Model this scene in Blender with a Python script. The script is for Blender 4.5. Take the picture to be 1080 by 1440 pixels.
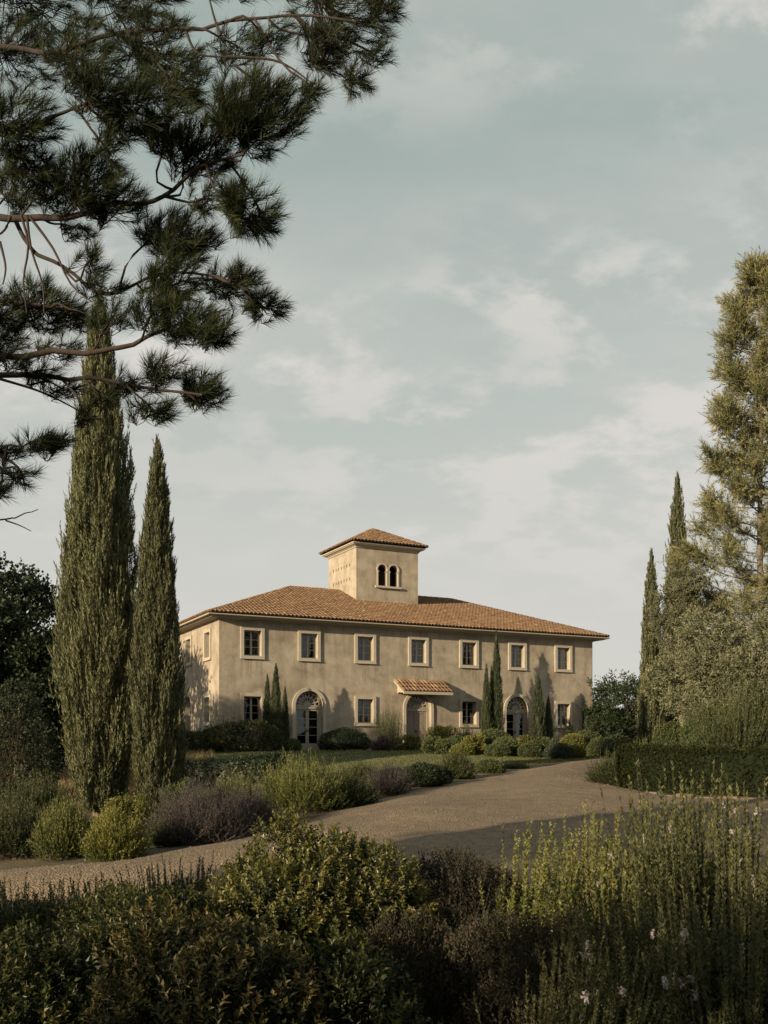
import bpy, math
import numpy as np
from mathutils import Vector, Matrix
from mathutils.geometry import tessellate_polygon

# ------------------------------------------------------------------ camera, sky, sun
for o in list(bpy.data.objects): bpy.data.objects.remove(o)
scene = bpy.context.scene
COL = scene.collection
EYE = 2.0                     # eye height above the datum
FPX = 1381.0                  # focal length in pixels of the 1080 x 1440 photograph
HZ = 1051.0                   # horizon row

cd = bpy.data.cameras.new('camera'); cam = bpy.data.objects.new('camera', cd); COL.objects.link(cam)
cam.location = (0, 0, EYE); cam.rotation_euler = (math.radians(90), 0, 0)
cd.sensor_fit = 'VERTICAL'; cd.sensor_height = 36.0; cd.lens = FPX/1440*36
cd.shift_y = (HZ-720)/1440; cd.clip_start = .05; cd.clip_end = 8000
scene.camera = cam

SUN_EL = math.radians(13.0); TRAVEL = (0.712, 0.702)
w = bpy.data.worlds.new('World'); scene.world = w; w.use_nodes = True
nt = w.node_tree; N = nt.nodes; L = nt.links; N.clear()
def nd(t, **k):
    n = N.new(t)
    for a, b in k.items(): setattr(n, a, b)
    return n
sky = nd('ShaderNodeTexSky', sky_type='NISHITA'); sky.sun_disc = False
sky.sun_elevation = SUN_EL; sky.sun_rotation = math.atan2(-TRAVEL[0], -TRAVEL[1])
sky.air_density = 1.0; sky.dust_density = 2.5; sky.ozone_density = 1.0
tc = nd('ShaderNodeTexCoord'); sep = nd('ShaderNodeSeparateXYZ'); L.new(tc.outputs['Generated'], sep.inputs[0])
def wm(op, a, b=None, c=None):
    n = nd('ShaderNodeMath', operation=op)
    for i, s in enumerate((a, b, c)):
        if s is None: continue
        if isinstance(s, (int, float)): n.inputs[i].default_value = s
        else: L.new(s, n.inputs[i])
    return n.outputs[0]
zz = wm('ADD', wm('MAXIMUM', sep.outputs[2], 0.0), 0.45)
cx = wm('DIVIDE', sep.outputs[0], zz); cy = wm('DIVIDE', sep.outputs[1], zz)
cmb = nd('ShaderNodeCombineXYZ'); L.new(cx, cmb.inputs[0]); L.new(cy, cmb.inputs[1])
def cloud(rot, sc, scale, detail, rough, dist, lo, hi, loc=(0, 0, 0)):
    mp = nd('ShaderNodeMapping'); mp.inputs['Rotation'].default_value = (0, 0, math.radians(rot))
    mp.inputs['Scale'].default_value = sc; mp.inputs['Location'].default_value = loc
    L.new(cmb.outputs[0], mp.inputs[0])
    nz = nd('ShaderNodeTexNoise'); nz.inputs['Scale'].default_value = scale; nz.inputs['Detail'].default_value = detail
    nz.inputs['Roughness'].default_value = rough; nz.inputs['Distortion'].default_value = dist
    L.new(mp.outputs[0], nz.inputs['Vector'])
    mr = nd('ShaderNodeMapRange', interpolation_type='SMOOTHSTEP')
    mr.inputs['From Min'].default_value = lo; mr.inputs['From Max'].default_value = hi
    L.new(nz.outputs[0], mr.inputs['Value']); return mr.outputs[0]
c_big = cloud(25, (.6, 1.2, 1), 1.9, 3, .5, .2, .34, .60, (5.2, 5.6, 0))
c_fine = cloud(58, (.75, 1.15, 1), 7.5, 14, .60, .1, .44, .60, (3.3, 1.1, 0))
c_thin = cloud(30, (.45, 1.2, 1), 2.6, 8, .6, .2, .35, .75, (7.6, .2, 0))
cl = wm('MULTIPLY', c_big, c_fine); cl = wm('MULTIPLY_ADD', c_thin, .32, wm('MULTIPLY', cl, .78)); cl = wm('MINIMUM', cl, 1.0)
cfade = nd('ShaderNodeMapRange', interpolation_type='SMOOTHSTEP'); cfade.inputs['From Min'].default_value = .02; cfade.inputs['From Max'].default_value = .46
cfade.inputs['To Min'].default_value = .12; L.new(sep.outputs[2], cfade.inputs['Value']); cl = wm('MULTIPLY', cl, cfade.outputs[0])
def wmix(fac, a, b):
    m = nd('ShaderNodeMix', data_type='RGBA')
    for s, i in ((fac, 0), (a, 6), (b, 7)):
        if hasattr(s, 'links'): L.new(s, m.inputs[i])
        elif i == 0: m.inputs[0].default_value = s
        else: m.inputs[i].default_value = (*s, 1)
    return m.outputs[2]
# veil of thin high haze in front of the clear sky, then the clouds
veil = wmix(.80, sky.outputs[0], (3.25, 3.85, 3.45))
low = nd('ShaderNodeMapRange', interpolation_type='SMOOTHSTEP'); low.inputs['From Min'].default_value = .60; low.inputs['From Max'].default_value = 0.0
low.inputs['To Max'].default_value = .95
L.new(sep.outputs[2], low.inputs['Value'])
veil = wmix(low.outputs[0], veil, (5.45, 5.3, 4.95))
skyc = wmix(cl, veil, (6.4, 5.95, 5.65))
bg = nd('ShaderNodeBackground'); bg.inputs['Strength'].default_value = 0.0735
L.new(skyc, bg.inputs[0]); wo = nd('ShaderNodeOutputWorld'); L.new(bg.outputs[0], wo.inputs[0])

sd = bpy.data.lights.new('sun', 'SUN'); sd.energy = 5.0; sd.angle = math.radians(.6); sd.color = (1.0, .80, .55)
sun = bpy.data.objects.new('sun', sd); COL.objects.link(sun)
sun.rotation_euler = Vector((TRAVEL[0]*math.cos(SUN_EL), TRAVEL[1]*math.cos(SUN_EL), -math.sin(SUN_EL))).to_track_quat('-Z', 'Y').to_euler()
sun.location = (-30, -40, 20)
scene.view_settings.view_transform = 'Standard'; scene.view_settings.look = 'None'
scene.view_settings.exposure = 0.75; scene.view_settings.gamma = 1.0; scene.view_settings.use_curve_mapping = False

# ------------------------------------------------------------------ helpers
def sstep(a, b, x):
    t = np.clip((x-a)/(b-a), 0, 1); return t*t*(3-2*t)
def ground(x, y):
    """ground height (world z)"""
    x = np.asarray(x, float); y = np.asarray(y, float)
    p = -1.575+.038*(np.maximum(y, 1.0)-12.5)
    k = .12; top = -.2
    h = np.clip(.5+.5*(top-p)/k, 0, 1); p = top*(1-h)+p*h-k*h*(1-h)
    q = np.minimum(0, x-.5); lat = -.088*np.minimum(-q, 22.0)
    lat = lat*(1-sstep(38, 48, y)*(1-sstep(-9, -16, x)*.7))
    n = .025*np.sin(x*.9+1.3)*np.sin(y*.7+.4)+.012*np.sin(x*2.3+y*1.7)
    n = n*(1-sstep(44, 48, y))
    far = sstep(90, 600, np.hypot(x, y))*-4
    return EYE+p+lat+n+far
def gz(x, y): return float(ground(x, y))
def at(px, depth): return ((px-540)/FPX*depth, depth)
def zpx(py, depth): return EYE+(HZ-py)/FPX*depth

MATS = {}
def mat(name):
    m = bpy.data.materials.new(name); m.use_nodes = True; MATS[name] = m
    nt = m.node_tree; p = nt.nodes['Principled BSDF']; return m, nt, p
def node(nt, t, **k):
    n = nt.nodes.new(t)
    for a, b in k.items(): setattr(n, a, b)
    return n
def ramp(nt, fac, stops):
    r = node(nt, 'ShaderNodeValToRGB'); e = r.color_ramp.elements
    while len(e) > 1: e.remove(e[-1])
    e[0].position = stops[0][0]; e[0].color = (*stops[0][1], 1)
    for p, c in stops[1:]:
        q = e.new(p); q.color = (*c, 1)
    nt.links.new(fac, r.inputs[0]); return r.outputs[0]
def noise(nt, scale, detail=5, rough=.55, vec=None, dist=0):
    n = node(nt, 'ShaderNodeTexNoise'); n.inputs['Scale'].default_value = scale; n.inputs['Detail'].default_value = detail
    n.inputs['Roughness'].default_value = rough; n.inputs['Distortion'].default_value = dist
    if vec is None:
        t = node(nt, 'ShaderNodeTexCoord'); vec = t.outputs['Object']
    nt.links.new(vec, n.inputs['Vector']); return n.outputs[0]
def bump(nt, p, h, strength, dist):
    b = node(nt, 'ShaderNodeBump'); b.inputs['Strength'].default_value = strength; b.inputs['Distance'].default_value = dist
    nt.links.new(h, b.inputs['Height']); nt.links.new(b.outputs[0], p.inputs['Normal'])
def mixc(nt, fac, a, b, mode='MIX'):
    m = node(nt, 'ShaderNodeMix', data_type='RGBA', blend_type=mode)
    for s, i in ((fac, 0), (a, 6), (b, 7)):
        if hasattr(s, 'links'): nt.links.new(s, m.inputs[i])
        elif i == 0: m.inputs[0].default_value = s
        else: m.inputs[i].default_value = (*s, 1)
    return m.outputs[2]

def leafmat(name, stops, rough=.55, trans=.22, spec=.3):
    m, nt, p = mat(name)
    a = node(nt, 'ShaderNodeAttribute', attribute_name='v')
    oi = node(nt, 'ShaderNodeObjectInfo')
    c = ramp(nt, a.outputs['Fac'], stops)
    hs = node(nt, 'ShaderNodeHueSaturation')
    mr = node(nt, 'ShaderNodeMapRange'); mr.inputs['To Min'].default_value = .82; mr.inputs['To Max'].default_value = 1.18
    nt.links.new(oi.outputs['Random'], mr.inputs[0]); nt.links.new(mr.outputs[0], hs.inputs['Value']); nt.links.new(c, hs.inputs['Color'])
    c = hs.outputs[0]
    nt.links.new(c, p.inputs['Base Color']); p.inputs['Roughness'].default_value = rough; p.inputs['Specular IOR Level'].default_value = spec
    t = node(nt, 'ShaderNodeBsdfTranslucent'); nt.links.new(c, t.inputs[0])
    mx = node(nt, 'ShaderNodeMixShader'); mx.inputs[0].default_value = trans
    nt.links.new(p.outputs[0], mx.inputs[1]); nt.links.new(t.outputs[0], mx.inputs[2])
    nt.links.new(mx.outputs[0], nt.nodes['Material Output'].inputs[0]); return m

def barkmat(name, c1, c2, scale=8):
    m, nt, p = mat(name)
    t = node(nt, 'ShaderNodeTexCoord'); mp = node(nt, 'ShaderNodeMapping'); mp.inputs['Scale'].default_value = (1, 1, .25)
    nt.links.new(t.outputs['Object'], mp.inputs[0])
    n = noise(nt, scale, 6, .65, mp.outputs[0]); nt.links.new(ramp(nt, n, [(.3, c1), (.7, c2)]), p.inputs['Base Color'])
    p.inputs['Roughness'].default_value = .9; bump(nt, p, n, .6, .03); return m

def plainmat(name, col, rough=.6, var=.12, scale=6, bs=.1, bd=.004):
    m, nt, p = mat(name)
    n = noise(nt, scale, 6, .6)
    c2 = tuple(max(0, c*(1-var)) for c in col); c1 = tuple(min(1, c*(1+var)) for c in col)
    nt.links.new(ramp(nt, n, [(.3, c2), (.7, c1)]), p.inputs['Base Color']); p.inputs['Roughness'].default_value = rough
    bump(nt, p, n, bs, bd); return m

# --- masonry
m, nt, p = mat('stucco')
n1 = noise(nt, .55, 6, .6, dist=.6); n2 = noise(nt, 1.9, 9, .7, dist=.5); n3 = noise(nt, 30, 4, .6)
c = ramp(nt, n1, [(.28, (0.230, 0.197, 0.147)), (.5, (0.328, 0.285, 0.223)), (.72, (0.402, 0.355, 0.286))])
c = mixc(nt, .62, c, ramp(nt, n2, [(.28, (.50, .48, .44)), (.5, (.93, .92, .9)), (.72, (1.2, 1.17, 1.1))]), 'MULTIPLY')
t = node(nt, 'ShaderNodeTexCoord'); mp = node(nt, 'ShaderNodeMapping'); mp.inputs['Scale'].default_value = (1, 1, .12)
nt.links.new(t.outputs['Object'], mp.inputs[0]); ns = noise(nt, 1.6, 6, .6, mp.outputs[0])
c = mixc(nt, .6, c, ramp(nt, ns, [(.33, (.62, .60, .57)), (.52, (1, 1, 1))]), 'MULTIPLY')
def sm(op, a_, b_=None):
    n_ = node(nt, 'ShaderNodeMath', operation=op)
    for k_, q_ in enumerate((a_, b_)):
        if q_ is None: continue
        if isinstance(q_, (int, float)): n_.inputs[k_].default_value = q_
        else: nt.links.new(q_, n_.inputs[k_])
    return n_.outputs[0]
def srange(x_, a_, b_):
    r_ = node(nt, 'ShaderNodeMapRange', interpolation_type='SMOOTHSTEP'); r_.inputs['From Min'].default_value = a_; r_.inputs['From Max'].default_value = b_
    nt.links.new(x_, r_.inputs['Value']); return r_.outputs[0]
sx = node(nt, 'ShaderNodeSeparateXYZ'); nt.links.new(t.outputs['Object'], sx.inputs[0])
fr_ = sm('ABSOLUTE', sm('SUBTRACT', sm('FRACT', sm('ADD', sm('DIVIDE', sm('SUBTRACT', sx.outputs[0], 1.83), 3.397), .5)), .5))
mpx = node(nt, 'ShaderNodeMapping'); mpx.inputs['Scale'].default_value = (1, 1, .05); nt.links.new(t.outputs['Object'], mpx.inputs[0])
run = srange(noise(nt, 7, 4, .6, mpx.outputs[0]), .44, .62)
sill = sm('MULTIPLY', sm('MULTIPLY', srange(fr_, .235, .16), run), sm('MULTIPLY', srange(sx.outputs[2], 3.3, 4.85), sm('LESS_THAN', sx.outputs[2], 4.95)))
sill = sm('MULTIPLY', sill, sm('GREATER_THAN', sx.outputs[0], 0.1))
splash = sm('MULTIPLY', srange(sx.outputs[2], 1.1, .1), srange(n2, .35, .6))
eave = sm('MULTIPLY', sm('MULTIPLY', srange(sx.outputs[2], 5.6, 6.9), sm('LESS_THAN', sx.outputs[2], 7.2)), run)
wear = sm('MINIMUM', sm('ADD', sm('MULTIPLY', sill, .6), sm('ADD', sm('MULTIPLY', splash, .55), sm('MULTIPLY', eave, .35))), .8)
c = mixc(nt, wear, c, (.16, .135, .10))
nt.links.new(c, p.inputs['Base Color']); p.inputs['Roughness'].default_value = .92; p.inputs['Specular IOR Level'].default_value = .15
ba = node(nt, 'ShaderNodeMath', operation='ADD'); nt.links.new(n2, ba.inputs[0]); nt.links.new(n3, ba.inputs[1]); bump(nt, p, ba.outputs[0], .35, .03)
plainmat('trim', (0.354, 0.311, 0.245), .8, .10, 5, .25, .01)
plainmat('cornice', (0.344, 0.299, 0.226), .75, .08, 3, .2, .01)
plainmat('painted_wood', (0.279, 0.246, 0.193), .5, .06, 9, .1, .003)
plainmat('door_wood', (0.197, 0.164, 0.127), .6, .14, 7, .2, .004)
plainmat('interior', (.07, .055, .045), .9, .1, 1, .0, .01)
plainmat('curtain', (0.328, 0.303, 0.271), .9, .05, 6)
plainmat('iron', (.02, .02, .02), .5, .1, 9)
m, nt, p = mat('glass')
for n_ in list(nt.nodes):
    if n_.type == 'BSDF_PRINCIPLED': nt.nodes.remove(n_)
g = node(nt, 'ShaderNodeBsdfGlossy'); g.inputs['Roughness'].default_value = .03; g.inputs[0].default_value = (.85, .9, .95, 1)
tr = node(nt, 'ShaderNodeBsdfTransparent'); tr.inputs[0].default_value = (.55, .57, .55, 1)
fr = node(nt, 'ShaderNodeFresnel'); fr.inputs[0].default_value = 1.62
nb = noise(nt, 1.3, 2, .5); b_ = node(nt, 'ShaderNodeBump'); b_.inputs['Strength'].default_value = .08; b_.inputs['Distance'].default_value = .05
nt.links.new(nb, b_.inputs['Height']); nt.links.new(b_.outputs[0], g.inputs['Normal'])
mx = node(nt, 'ShaderNodeMixShader'); nt.links.new(fr.outputs[0], mx.inputs[0]); nt.links.new(tr.outputs[0], mx.inputs[1]); nt.links.new(g.outputs[0], mx.inputs[2])
nt.links.new(mx.outputs[0], nt.nodes['Material Output'].inputs[0])

m, nt, p = mat('terracotta')
a = node(nt, 'ShaderNodeAttribute', attribute_name='v')
c = ramp(nt, a.outputs['Fac'], [(0, (0.084, 0.049, 0.028)), (.3, (0.147, 0.088, 0.048)), (.7, (0.202, 0.124, 0.066)), (1, (0.285, 0.191, 0.112))])
n1 = noise(nt, 9, 6, .65); c = mixc(nt, .35, c, ramp(nt, n1, [(.3, (.6, .57, .52)), (.65, (1.05, 1.02, 1.0))]), 'MULTIPLY')
n2 = noise(nt, .8, 5, .6); c = mixc(nt, .5, c, ramp(nt, n2, [(.3, (.72, .68, .62)), (.65, (1.05, 1.02, .98))]), 'MULTIPLY')
nt.links.new(c, p.inputs['Base Color']); p.inputs['Roughness'].default_value = .85; bump(nt, p, n1, .3, .01)
plainmat('roof_underlay', (.04, .026, .018), .95, .2, 4, .3, .02)  # dark pans: shade between the tile columns put into the colour

# --- ground
m, nt, p = mat('soil')
n1 = noise(nt, .35, 6, .6); n2 = noise(nt, 6, 8, .7); n3 = noise(nt, 45, 4, .7)
c = ramp(nt, n1, [(.35, (.045, .05, .018)), (.5, (.085, .07, .035)), (.68, (.17, .135, .07))])
c = mixc(nt, .7, c, ramp(nt, n2, [(.3, (.45, .45, .4)), (.7, (1.2, 1.15, 1.1))]), 'MULTIPLY')
nt.links.new(c, p.inputs['Base Color']); p.inputs['Roughness'].default_value = .95
ba = node(nt, 'ShaderNodeMath', operation='ADD'); nt.links.new(n2, ba.inputs[0]); nt.links.new(n3, ba.inputs[1]); bump(nt, p, ba.outputs[0], .7, .08)
m, nt, p = mat('turf')
n1 = noise(nt, .5, 5, .6); n2 = noise(nt, 18, 6, .7)
c = mixc(nt, .6, ramp(nt, n1, [(.3, (.055, .066, .018)), (.7, (.10, .10, .03))]), ramp(nt, n2, [(.3, (.55, .55, .5)), (.7, (1.2, 1.2, 1.1))]), 'MULTIPLY')
nt.links.new(c, p.inputs['Base Color']); p.inputs['Roughness'].default_value = .95; bump(nt, p, n2, .6, .04)
m, nt, p = mat('gravel')
n1 = noise(nt, .45, 6, .6, dist=.5); n2 = noise(nt, 2.6, 8, .7)
t = node(nt, 'ShaderNodeTexCoord')
vo = node(nt, 'ShaderNodeTexVoronoi'); vo.inputs['Scale'].default_value = 30; nt.links.new(t.outputs['Object'], vo.inputs['Vector'])
vo2 = node(nt, 'ShaderNodeTexVoronoi'); vo2.inputs['Scale'].default_value = 9; nt.links.new(t.outputs['Object'], vo2.inputs['Vector'])
sp = node(nt, 'ShaderNodeSeparateColor'); nt.links.new(vo.outputs['Color'], sp.inputs[0])
sp2 = node(nt, 'ShaderNodeSeparateColor'); nt.links.new(vo2.outputs['Color'], sp2.inputs[0])
c = ramp(nt, n1, [(.3, (0.183, 0.137, 0.087)), (.7, (0.277, 0.212, 0.139))])
c = mixc(nt, .75, c, ramp(nt, sp.outputs[0], [(0, (.72, .70, .67)), (.5, (.98, .96, .93)), (1, (1.22, 1.2, 1.15))]), 'MULTIPLY')
c = mixc(nt, .5, c, ramp(nt, sp2.outputs[0], [(0, (.65, .63, .6)), (1, (1.25, 1.22, 1.18))]), 'MULTIPLY')
c = mixc(nt, .55, c, ramp(nt, n2, [(.3, (.62, .6, .57)), (.7, (1.2, 1.18, 1.14))]), 'MULTIPLY')
nt.links.new(c, p.inputs['Base Color']); p.inputs['Roughness'].default_value = .9
ba = node(nt, 'ShaderNodeMath', operation='MULTIPLY_ADD'); nt.links.new(vo.outputs['Distance'], ba.inputs[0]); ba.inputs[1].default_value = -1.2; nt.links.new(n2, ba.inputs[2])
bump(nt, p, ba.outputs[0], 1.0, .07)
plainmat('pebble', (0.160, 0.124, 0.088), .85, .4, 5, .2, .01)
plainmat('edging_stone', (0.120, 0.092, 0.064), .9, .22, 5, .6, .02)

# --- plants (v runs from dark to light leaf of the kind)
leafmat('pine_needle', [(0, (.009, .016, .006)), (.5, (.022, .032, .010)), (1, (.058, .066, .020))], .65, .12, .2)
leafmat('cypress_leaf', [(0, (0.031, 0.037, 0.017)), (.5, (0.101, 0.107, 0.049)), (1, (0.185, 0.181, 0.087))], .7, .2)
leafmat('cypress_dark', [(0, (.022, .032, .013)), (.6, (.048, .06, .024)), (1, (.09, .095, .04))], .7, .15)
leafmat('feathery', [(0, (0.048, 0.053, 0.022)), (.5, (0.138, 0.138, 0.061)), (1, (0.276, 0.252, 0.116))], .7, .25)
leafmat('silvery', [(0, (.055, .06, .033)), (.5, (.13, .132, .074)), (1, (.22, .215, .125))], .7, .22)
leafmat('dark_leaf', [(0, (.010, .018, .007)), (.6, (.022, .035, .013)), (1, (.05, .06, .02))], .5, .15)
leafmat('box_leaf', [(0, (.028, .042, .015)), (.6, (.07, .085, .028)), (1, (.13, .135, .045))], .55, .18)
leafmat('hedge_leaf', [(0, (.012, .018, .006)), (.6, (.032, .038, .011)), (1, (.07, .072, .02))], .75, .18, .12)
leafmat('blue_box_leaf', [(0, (.025, .034, .02)), (.6, (.045, .058, .035)), (1, (.07, .085, .05))], .6, .15)
leafmat('lime_leaf', [(0, (.04, .05, .012)), (.5, (.115, .12, .024)), (1, (.22, .195, .045))], .5, .25)
leafmat('shrub_leaf', [(0, (0.007, 0.011, 0.004)), (.5, (0.025, 0.035, 0.009)), (.85, (0.070, 0.073, 0.018)), (1, (0.119, 0.098, 0.026))], .45, .28, .3)
leafmat('laurel_leaf', [(0, (0.013, 0.021, 0.006)), (.45, (0.056, 0.066, 0.015)), (.8, (0.113, 0.108, 0.026)), (1, (0.165, 0.143, 0.038))], .42, .28, .4)  # shrub_leaf brightened and yellowed: sunlight on the large shrub put into its colour
leafmat('bronze_leaf', [(0, (0.006, 0.010, 0.003)), (.4, (0.021, 0.026, 0.007)), (.75, (0.084, 0.073, 0.021)), (1, (0.153, 0.105, 0.039))], .45, .28, .3)
leafmat('rosemary_leaf', [(0, (.010, .018, .006)), (.5, (.036, .048, .016)), (1, (.095, .098, .032))], .55, .18)
leafmat('rosemary_lime', [(0, (.022, .034, .009)), (.5, (.085, .1, .025)), (1, (.2, .192, .052))], .55, .25)  # brighter rosemary_leaf: lime foliage, and sunlight put into the foreground rosemary's colour
leafmat('lavender_leaf', [(0, (.022, .02, .017)), (.5, (.05, .043, .038)), (1, (.09, .073, .07))], .7, .15)
leafmat('heather_leaf', [(0, (.008, .009, .004)), (.5, (.024, .022, .011)), (.85, (.042, .034, .019)), (1, (.062, .043, .026))], .7, .15)
leafmat('grass_blade', [(0, (.05, .062, .016)), (.6, (.09, .095, .028)), (1, (.15, .13, .05))], .6, .25)
leafmat('dry_grass_blade', [(0, (.14, .11, .045)), (.6, (.22, .17, .08)), (1, (.30, .24, .12))], .7, .25)
leafmat('frond', [(0, (.025, .033, .016)), (.6, (.05, .06, .03)), (1, (.08, .09, .045))], .5, .15)
leafmat('pale_flower', [(0, (.30, .25, .26)), (.6, (.40, .345, .35)), (1, (.5, .45, .44))], .7, .3)
barkmat('pine_bark', (0.013, 0.010, 0.008), (0.042, 0.027, 0.019), 9)
barkmat('grey_bark', (.06, .048, .036), (.17, .14, .105), 8)
barkmat('brown_stem', (.035, .028, .016), (.10, .075, .045), 14)

# ---- mesh helpers
def mesh_np(name, V, F, v=None, m=None, smooth=False):
    V = np.ascontiguousarray(V, np.float32).reshape(-1, 3)
    if not isinstance(F, list): F = [F]
    F = [np.ascontiguousarray(f, np.int32) for f in F if len(f)]
    me = bpy.data.meshes.new(name)
    nl = sum(f.size for f in F); npo = sum(len(f) for f in F)
    me.vertices.add(len(V)); me.vertices.foreach_set('co', V.ravel())
    me.loops.add(nl); me.loops.foreach_set('vertex_index', np.concatenate([f.ravel() for f in F]))
    me.polygons.add(npo)
    ls = []; o = 0
    for f in F:
        ls.append(np.arange(len(f), dtype=np.int32)*f.shape[1]+o); o += f.size
    me.polygons.foreach_set('loop_start', np.concatenate(ls))
    me.polygons.foreach_set('use_smooth', np.full(npo, bool(smooth)))
    me.update(calc_edges=True)
    if v is not None:
        at_ = me.attributes.new('v', 'FLOAT', 'FACE'); at_.data.foreach_set('value', np.ascontiguousarray(v, np.float32))
    if m: me.materials.append(MATS[m])
    return me
def link(name, me, parent=None, loc=None, rot=None, scale=None):
    o = bpy.data.objects.new(name, me); COL.objects.link(o)
    if parent is not None: o.parent = parent
    if loc is not None: o.location = loc
    if rot is not None: o.rotation_euler = (0, 0, rot)
    if scale is not None: o.scale = scale if hasattr(scale, '__len__') else (scale,)*3
    return o
def tag(o, label=None, cat=None, group=None, kind=None):
    if label: o['label'] = label
    if cat: o['category'] = cat
    if group: o['group'] = group
    if kind: o['kind'] = kind
    return o
def thing(name, label, cat, loc=(0, 0, 0), rot=0, group=None, scale=None):
    return tag(link(name, None, None, loc, rot, scale), label, cat, group)

class MB:
    """collects boxes and polygons into one mesh"""
    def __init__(s): s.V = []; s.F = {3: [], 4: []}; s.n = 0
    def add(s, V, F):
        V = np.asarray(V, float).reshape(-1, 3); s.V.append(V)
        for f in F:
            if len(f) in (3, 4): s.F[len(f)].append([i+s.n for i in f])
            else:
                for i in range(1, len(f)-1): s.F[3].append([f[0]+s.n, f[i]+s.n, f[i+1]+s.n])
        s.n += len(V); return s
    def box(s, x0, x1, y0, y1, z0, z1):
        V = [(x, y, z) for z in (z0, z1) for y in (y0, y1) for x in (x0, x1)]
        return s.add(V, [(0, 2, 3, 1), (4, 5, 7, 6), (0, 1, 5, 4), (2, 6, 7, 3), (0, 4, 6, 2), (1, 3, 7, 5)])
    def holed(s, outer, holes, y, depth=None, flip=False):
        """flat face in the xz plane at y with holes; depth: reveals running inwards"""
        loops = [outer]+holes
        vl = [[Vector((a, b, 0)) for a, b in l] for l in loops]
        tri = tessellate_polygon(vl)
        V = [(a, y, b) for l in loops for a, b in l]
        s.add(V, [tuple(t) for t in tri])
        if depth:
            for l in holes: s.strip(l, y, y+depth)
        return s
    def strip(s, loop, y0, y1, closed=True):
        k = len(loop); V = [(a, y0, b) for a, b in loop]+[(a, y1, b) for a, b in loop]
        return s.add(V, [(i, (i+1) % k, k+(i+1) % k, k+i) for i in range(k if closed else k-1)])
    def mesh(s, name, m): return mesh_np(name, np.concatenate(s.V), [np.array(s.F[k]).reshape(-1, k) for k in (4, 3) if s.F[k]], None, m)

def norm(a): return a/np.maximum(np.linalg.norm(a, axis=-1, keepdims=True), 1e-9)
def frame(A):
    ref = np.where(np.abs(A[..., 2:3]) > .9, np.array([1., 0, 0]), np.array([0, 0, 1.]))
    U = norm(np.cross(A, ref)); return U, np.cross(A, U)
def tubes(P, R, sides=4):
    """P (n,k,3) polylines, R (n,k) radii"""
    n, k, _ = P.shape
    T = np.gradient(P, axis=1) if k > 2 else np.repeat((P[:, 1:]-P[:, :1]), 2, 1)
    U, W = frame(norm(T)); ph = np.arange(sides)/sides*2*np.pi
    V = P[:, :, None]+R[:, :, None, None]*(U[:, :, None]*np.cos(ph)[None, None, :, None]+W[:, :, None]*np.sin(ph)[None, None, :, None])
    idx = np.arange(n*k*sides).reshape(n, k, sides)
    a = idx[:, :-1]; b = np.roll(a, -1, 2); c = idx[:, 1:]; d = np.roll(c, -1, 2)
    return V.reshape(-1, 3), np.stack([a, b, d, c], -1).reshape(-1, 4)
def join(parts):
    V = []; F = []; o = 0
    for v, f in parts: V.append(v); F.append(f+o); o += len(v)
    return np.concatenate(V), np.concatenate(F)
def spline(pts, k):
    pts = np.asarray(pts, float); n = len(pts); t = np.linspace(0, n-1, k)
    i = np.clip(t.astype(int), 0, n-2); f = (t-i)[:, None]
    g = lambda j: pts[np.clip(j, 0, n-1)]
    p0, p1, p2, p3 = g(i-1), g(i), g(i+1), g(i+2)
    return .5*((2*p1)+(-p0+p2)*f+(2*p0-5*p1+4*p2-p3)*f*f+(-p0+3*p1-3*p2+p3)*f**3)
def leaves(B, D, Ln, Wd, v, rng, kind='diamond', fold=.25, N_=None):
    """leaf faces: base B, direction D, length, width"""
    n = len(B); D = norm(D); U, W = frame(D)
    if N_ is None:
        ph = rng.uniform(0, 2*np.pi, n)[:, None]; S = U*np.cos(ph)+W*np.sin(ph)
    else:
        S = norm(np.cross(D, N_)+1e-6)
    Nn = np.cross(S, D); Ln = Ln[:, None]; Wd = Wd[:, None]
    if kind == 'tri':
        V = np.stack([B-S*Wd*.5, B+S*Wd*.5, B+D*Ln], 1); F = np.arange(3*n).reshape(n, 3); return V.reshape(-1, 3), F, v
    if kind == 'diamond':
        M = B+D*Ln*.45+Nn*Wd*fold
        V = np.stack([B, M-S*Wd*.5, B+D*Ln, M+S*Wd*.5], 1); i = (np.arange(n)*4)[:, None]
        F = np.concatenate([i+[0, 2, 1], i+[0, 3, 2]], 1).reshape(-1, 3); return V.reshape(-1, 3), F, np.repeat(v, 2)
    if kind == 'leaf':
        up = Nn*Wd*fold; cur = -Nn*Ln*.12
        V = np.stack([B, B+D*Ln*.42-S*Wd*.5+up, B+D*Ln+cur, B+D*Ln*.42+S*Wd*.5+up, B+D*Ln*.5+cur*.2], 1)
        i = (np.arange(n)*5)[:, None]
        F = np.concatenate([i+[0, 4, 1], i+[1, 4, 2], i+[2, 4, 3], i+[3, 4, 0]], 1).reshape(-1, 3)
        return V.reshape(-1, 3), F, np.repeat(v, 4)
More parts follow.
